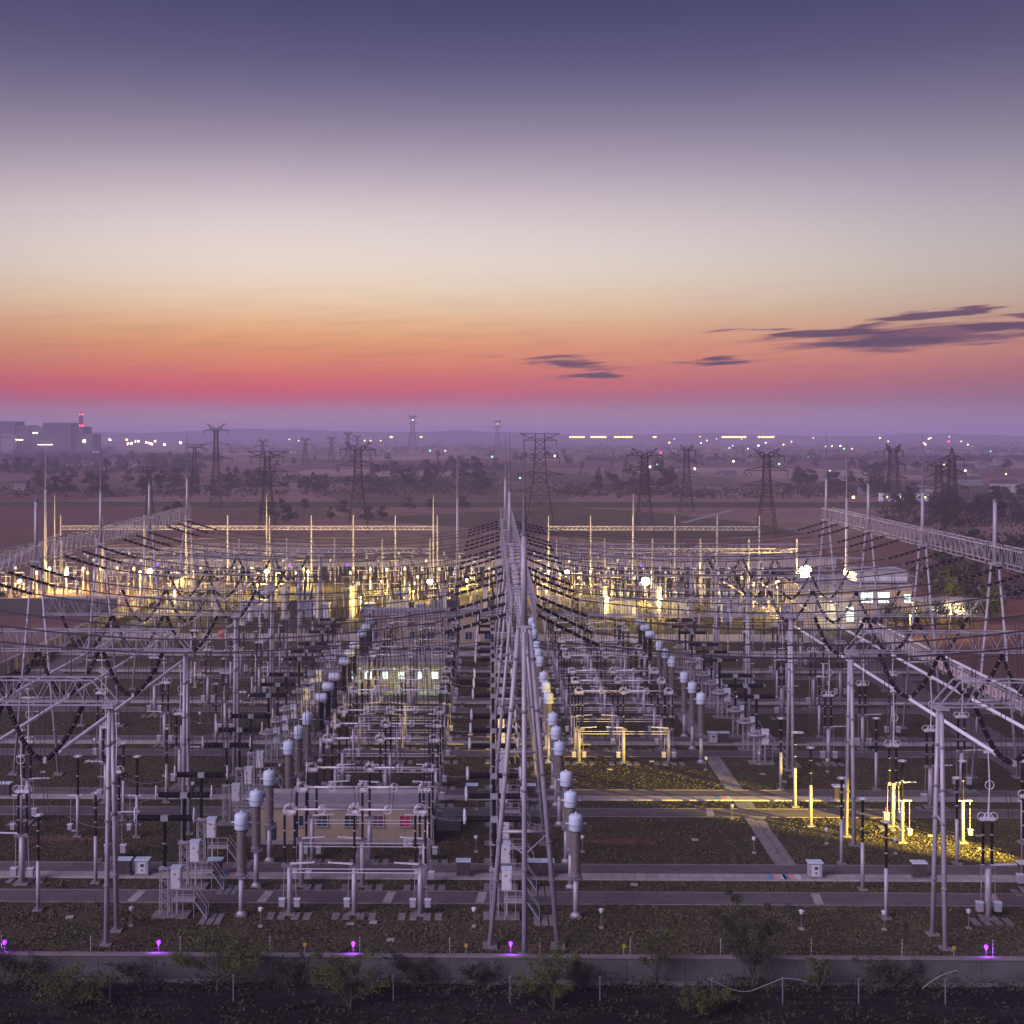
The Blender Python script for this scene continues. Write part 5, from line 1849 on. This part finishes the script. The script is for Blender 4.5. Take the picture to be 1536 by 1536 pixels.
# ------------------------------------------------------------------ the plain: embankment, houses, lamps, power station
emb = MB()
for i in range(60):
    x0, x1 = -420 + i * 14.0, -420 + (i + 1) * 14.0
    emb.quad((x0, 728, -0.2), (x1, 728, -0.2), (x1, 736, 2.6), (x0, 736, 2.6))
    emb.quad((x0, 736, 2.6), (x1, 736, 2.6), (x1, 742, 2.6), (x0, 742, 2.6))
    emb.quad((x0, 742, 2.6), (x1, 742, 2.6), (x1, 750, -0.2), (x0, 750, -0.2))
kind(emb.build('embankment', 'grass_ground'), 'structure')
kind(MB().quad((-300, 735.5, 2.62), (420, 735.5, 2.62), (420, 742.5, 2.62), (-300, 742.5, 2.62)).build('road', 'kerb'), 'structure')
for u0, v0, u1, v1, w_ in ((1024, 784, 1100, 764, 3.0), (0, 846, 90, 800, 3.0), (1390, 800, 1536, 835, 4.0)):
    a, b = G(u0, v0), G(u1, v1)
    d = (b - a).normalized()
    n_ = Vector((-d.y, d.x, 0)) * w_ / 2
    z = Vector((0, 0, -0.09))
    kind(MB().quad(a - n_ + z, b - n_ + z, b + n_ + z, a + n_ + z).build('path', 'concrete'), 'structure')
def house(u, v, w, d, h, label, lit=False, flat=False, rz=0.0, wall='house_wall'):
    g = G(u, v)
    t = thing('house', (g.x, g.y, -0.12), rz)
    MB().box((0, 0, h / 2), (w, d, h)).build('wall', wall, t)
    if flat:
        rf = MB().box((0, 0, h + 0.15), (w + .6, d + .6, 0.3)).build('roof', 'house_roof', t)
    else:
        m = MB()
        hw, hd, rh = w / 2 + .5, d / 2 + .4, h * 0.42
        m.v = [(-hw, -hd, h), (hw, -hd, h), (hw, hd, h), (-hw, hd, h), (-hw, 0, h + rh), (hw, 0, h + rh)]
        m.f = [(0, 1, 5, 4), (2, 3, 4, 5), (0, 4, 3), (1, 2, 5), (3, 2, 1, 0)]
        m.build('roof', 'house_roof', t)
    nx = max(2, int(w / 3.5))
    for q in range(nx):
        x = -w / 2 + (q + .5) * w / nx
        wn_ = MB().box((x, -d / 2 - 0.04, h * .6), (1.3, 0.08, 1.4)).build('window', 'paint_grey', t)
        MB().box((x, -d / 2 - 0.1, h * .6), (1.1, 0.04, 1.2)).build('pane', 'window_warm' if lit and q % 2 == 0 else 'glass_dark', wn_)
    return tag(t, label, 'house', 'houses of the plain')
house(1383, 738, 12, 9, 5, 'white gabled house on the right plain beside a second one', rz=R(10), wall='concrete_pale')
house(1400, 737, 9, 9, 6, 'white gabled house with lean-to, left of the rightmost house', wall='concrete_pale')
house(1506, 738, 16, 9, 6.2, 'pale long house at the right border of the plain', wall='concrete_pale')
house(1355, 752, 26, 12, 5.0, 'long low shed with a lit pale green wall behind the right gantry', lit=True, flat=True, wall='paint_white')
house(1302, 742, 12, 8, 5, 'small grey house left of the long low shed')
house(1450, 728, 22, 10, 5, 'dusky red-roofed house between the right pylons')
house(30, 735, 12, 9, 5, 'small pale house among trees on the left plain')
house(470, 735, 14, 9, 4.5, 'dusky house with reddish roof between the two left pylons')
house(445, 733, 10, 8, 4.5, 'smaller dusky house beside the reddish-roofed one')
r = random.Random(15)
vil = sorted((r.uniform(1000, 1536), r.uniform(672, 716)) for q in range(26))
for q, (u, v) in enumerate(vil):
    house(u, v, r.uniform(8, 15), 8, r.uniform(3.5, 6), f'tiny hazy house of the far villages on the right, {ORD[q]} from the left', lit=q % 4 == 0, flat=q % 2 == 0, rz=r.uniform(-.4, .4))
vil = sorted((r.uniform(140, 900), r.uniform(668, 684)) for q in range(12))
for q, (u, v) in enumerate(vil):
    house(u, v, r.uniform(10, 20), 8, r.uniform(4, 7), f'tiny hazy house of the far villages left of centre, {ORD[q]} from the left', lit=q % 4 == 0, flat=True, rz=r.uniform(-.4, .4))

def far_lamp(u, v, D, rad, mat, label, grp='lamps of the far plain'):
    p = W(u, v, D)
    t = thing('street_lamp', (p.x, p.y, 0))
    MB().bar((0, 0, -0.1), (0, 0, max(0.5, p.z - rad)), max(0.08, rad * .12), 4).build('pole', 'pylon_steel', t)
    MB().sphere((0, 0, p.z), rad, 5).build('bulb', mat, t)
    return tag(t, label, 'street lamp', grp)
LMP = [(547, 661, 4500, 6, 'lamp_orange'), (556, 661, 4500, 6, 'lamp_orange'), (571, 661, 4500, 5, 'lamp_orange'), (1004, 664, 3000, 4, 'lamp_orange'), (1050, 655, 5000, 5, 'lamp_orange'), (1320, 657, 4300, 6, 'lamp_orange'),
       (1396, 657, 4300, 6, 'lamp_orange'), (1424, 655, 5000, 5, 'lamp_orange'), (1423, 662, 4300, 6, 'lamp_red'), (1442, 662, 4300, 4, 'lamp_white'), (832, 684, 2100, 3.2, 'lamp_white'), (943, 698, 1500, 2.6, 'lamp_white'),
       (975, 700, 1500, 2.4, 'lamp_white'), (991, 679, 2400, 3.2, 'lamp_red'), (985, 697, 1500, 1.6, 'lamp_green'), (738, 685, 2000, 2.2, 'lamp_green'), (645, 676, 2700, 2.5, 'lamp_green'), (668, 676, 2700, 2.4, 'lamp_white'),
       (780, 717, 1150, 1.2, 'lamp_green'), (1169, 696, 1600, 1.6, 'lamp_green'), (1100, 692, 1700, 2.6, 'lamp_white'), (1042, 703, 1450, 2.2, 'lamp_white'), (1280, 746, 800, 1.8, 'lamp_orange'), (1355, 741, 850, 2.0, 'lamp_white'),
       (1416, 697, 1600, 2.2, 'lamp_orange'), (1509, 711, 1250, 1.5, 'lamp_orange'), (1448, 706, 1300, 1.8, 'lamp_white'), (1220, 657, 4300, 4, 'lamp_orange'), (1094, 672, 3000, 2.6, 'lamp_green'), (1122, 673, 3000, 2.6, 'lamp_white'),
       (1212, 686, 2000, 2.2, 'lamp_green'), (1266, 673, 3000, 2.6, 'lamp_green'), (1486, 677, 2700, 2, 'lamp_green'), (746, 636, 3260, 3.6, 'lamp_orange'), (619, 630, 3000, 2.6, 'lamp_white'), (434, 659, 4300, 4, 'lamp_orange'), (448, 661, 4000, 3, 'lamp_white')]
cw = {'lamp_orange': 'orange', 'lamp_white': 'pale', 'lamp_green': 'greenish', 'lamp_red': 'red'}
for u, v, D, rad, mt in LMP:
    z_ = 'left' if u < 600 else ('middle' if u < 1020 else 'right')
    far_lamp(u, v, D, rad * 0.5, mt, f'distant {cw[mt]} lamp on the {z_} part of the plain')
r = random.Random(33)
for q in range(46):
    u = r.uniform(150, 280) if q < 16 else r.uniform(990, 1536)
    v = r.uniform(659, 668) if q < 16 else r.uniform(658, 676)
    mt = r.choice(('lamp_white', 'lamp_orange', 'lamp_white'))
    far_lamp(u, v, r.uniform(3300, 4600), r.uniform(1.2, 2.6) * (1.5 if q < 16 else 1), mt, f'tiny {cw[mt]} lamp of the {"works beside the power station" if q < 16 else "far town on the right"}', 'lamps of the far towns')
for q, (u0, u1) in enumerate(((853, 877), (885, 909), (920, 948), (978, 984), (1081, 1118), (1135, 1160), (585, 590), (630, 634))):
    a, b = W(u0, 655.5, 5200), W(u1, 655.5, 5200)
    t = thing('lit_greenhouse', ((a.x + b.x) / 2, 5200, 0))
    MB().box((0, 0, 8), ((b.x - a.x), 40, 16)).build('wall', 'house_wall', t)
    n = max(1, int((u1 - u0) / 4))
    for k in range(n):
        w_ = (b.x - a.x) / n
        MB().box((-(b.x - a.x) / 2 + (k + .5) * w_, -21, a.z), (w_ * .86, 2, 6.5)).build('lit_window', 'lamp_orange', t)
    tag(t, f'long low glowing orange building on the horizon, {ORD[q]} listed', 'greenhouse', 'glowing buildings on the horizon')

ps = thing('power_station', (0, 2800, 0))
def pblock(u0, u1, vt, name, z0=0, D=2800, dep=60, mat='plant_wall'):
    a, b = W(u0, vt, D), W(u1, vt, D)
    return MB().box(((a.x + b.x) / 2, D - 2800 + dep / 2, (a.z + z0) / 2), (b.x - a.x, dep, a.z - z0)).build(name, mat, ps)
h1 = pblock(-12, 22, 632, 'boiler_house')
pblock(22.2, 44, 638, 'turbine_hall', D=2804)
pblock(46, 64, 640, 'turbine_hall', D=2804)
h3 = pblock(64.2, 106, 634, 'boiler_house')
pblock(106.2, 125, 640, 'annex', D=2806)
pblock(125.2, 139, 651, 'annex', D=2806)
pblock(2, 20, 650, 'office_block', D=2780, dep=20, mat='house_wall')
a = W(121.3, 619, 2840)
ch = MB().tube(((a.x, 40, 0), (a.x, 40, a.z)), [5.4, 4.3], 14).build('chimney', 'plant_wall', ps, True)
lr = MB()
for v in (621.5, 638.5):
    for u in (120, 124):
        p = W(u, v, 2830)
        lr.sphere((p.x, 30, p.z), 1.8, 5)
lr.build('warning_light', 'lamp_red', ch)
for u, v, w_, hh in ((53, 649.5, 10, 2.0), (29, 659.6, 15, 1.6), (126.5, 661.5, 5, 6), (68, 667, 32, 1.0)):
    p = W(u, v, 2795)
    MB().box((p.x, -6, p.z), (w_, 2, hh)).build('lit_window', 'lamp_white', ps)
for q in range(5):
    p = W(4 + q * 3.4, 655, 2795)
    MB().box((p.x, -21, p.z), (2, 2, 2.6)).build('window', 'glass_dark', ps)
tag(ps, 'hazy grey power station with a chimney bearing red lights on the horizon', 'power station')

# low hills on the horizon
hl = MB()
r = random.Random(2)
n = 90
top = []
for i in range(n + 1):
    x = -5200 + 10400 * i / n
    f_ = math.exp(-((x + 1300) / 1500) ** 2) * 26 + 8 + 7 * math.sin(i * .6) + r.uniform(-4, 4)
    top.append((x, max(3, f_ + 26)))
for i in range(n):
    (x0, z0), (x1, z1) = top[i], top[i + 1]
    hl.quad((x0, 6600, -1), (x1, 6600, -1), (x1, 7100, z1), (x0, 7100, z0))
    hl.quad((x0, 7100, z0), (x1, 7100, z1), (x1, 7800, -1), (x0, 7800, -1))
kind(hl.build('hills', 'leaf_far', None, True), 'structure')

# ------------------------------------------------------------------ the evening haze
hz = MB().box((0, 14700, 44.5), (28400, 31000, 93)).build('haze', 'wire')
hm = bpy.data.materials.new('haze')
hm.use_nodes = True
ht = hm.node_tree
ht.nodes.clear()
pv = nd(ht, 'ShaderNodeVolumePrincipled')
pv.inputs['Color'].default_value = (0.82, 0.71, 1.0, 1)
pv.inputs['Density'].default_value = 0.00022
pv.inputs['Anisotropy'].default_value = 0.0
for nm in ('Density Attribute', 'Color Attribute', 'Temperature Attribute'):
    if nm in pv.inputs:
        pv.inputs[nm].default_value = ''
ho = nd(ht, 'ShaderNodeOutputMaterial')
ht.links.new(pv.outputs[0], ho.inputs['Volume'])
hz.data.materials.clear()
hz.data.materials.append(hm)
kind(hz, 'stuff')

# alike lamps that still share a label are told apart by their order
same = {}
for o in COL.objects:
    if o.parent is None and 'label' in o and 'category' in o:
        same.setdefault(o['label'], []).append(o)
for lab, lst in same.items():
    if 1 < len(lst) <= len(ORD) and len(lab.split()) <= 12:
        lst.sort(key=lambda o: o.location.x / max(1.0, o.location.y))
        for q, o in enumerate(lst):
            o['label'] = f'{lab}, {ORD[q]} from the left'
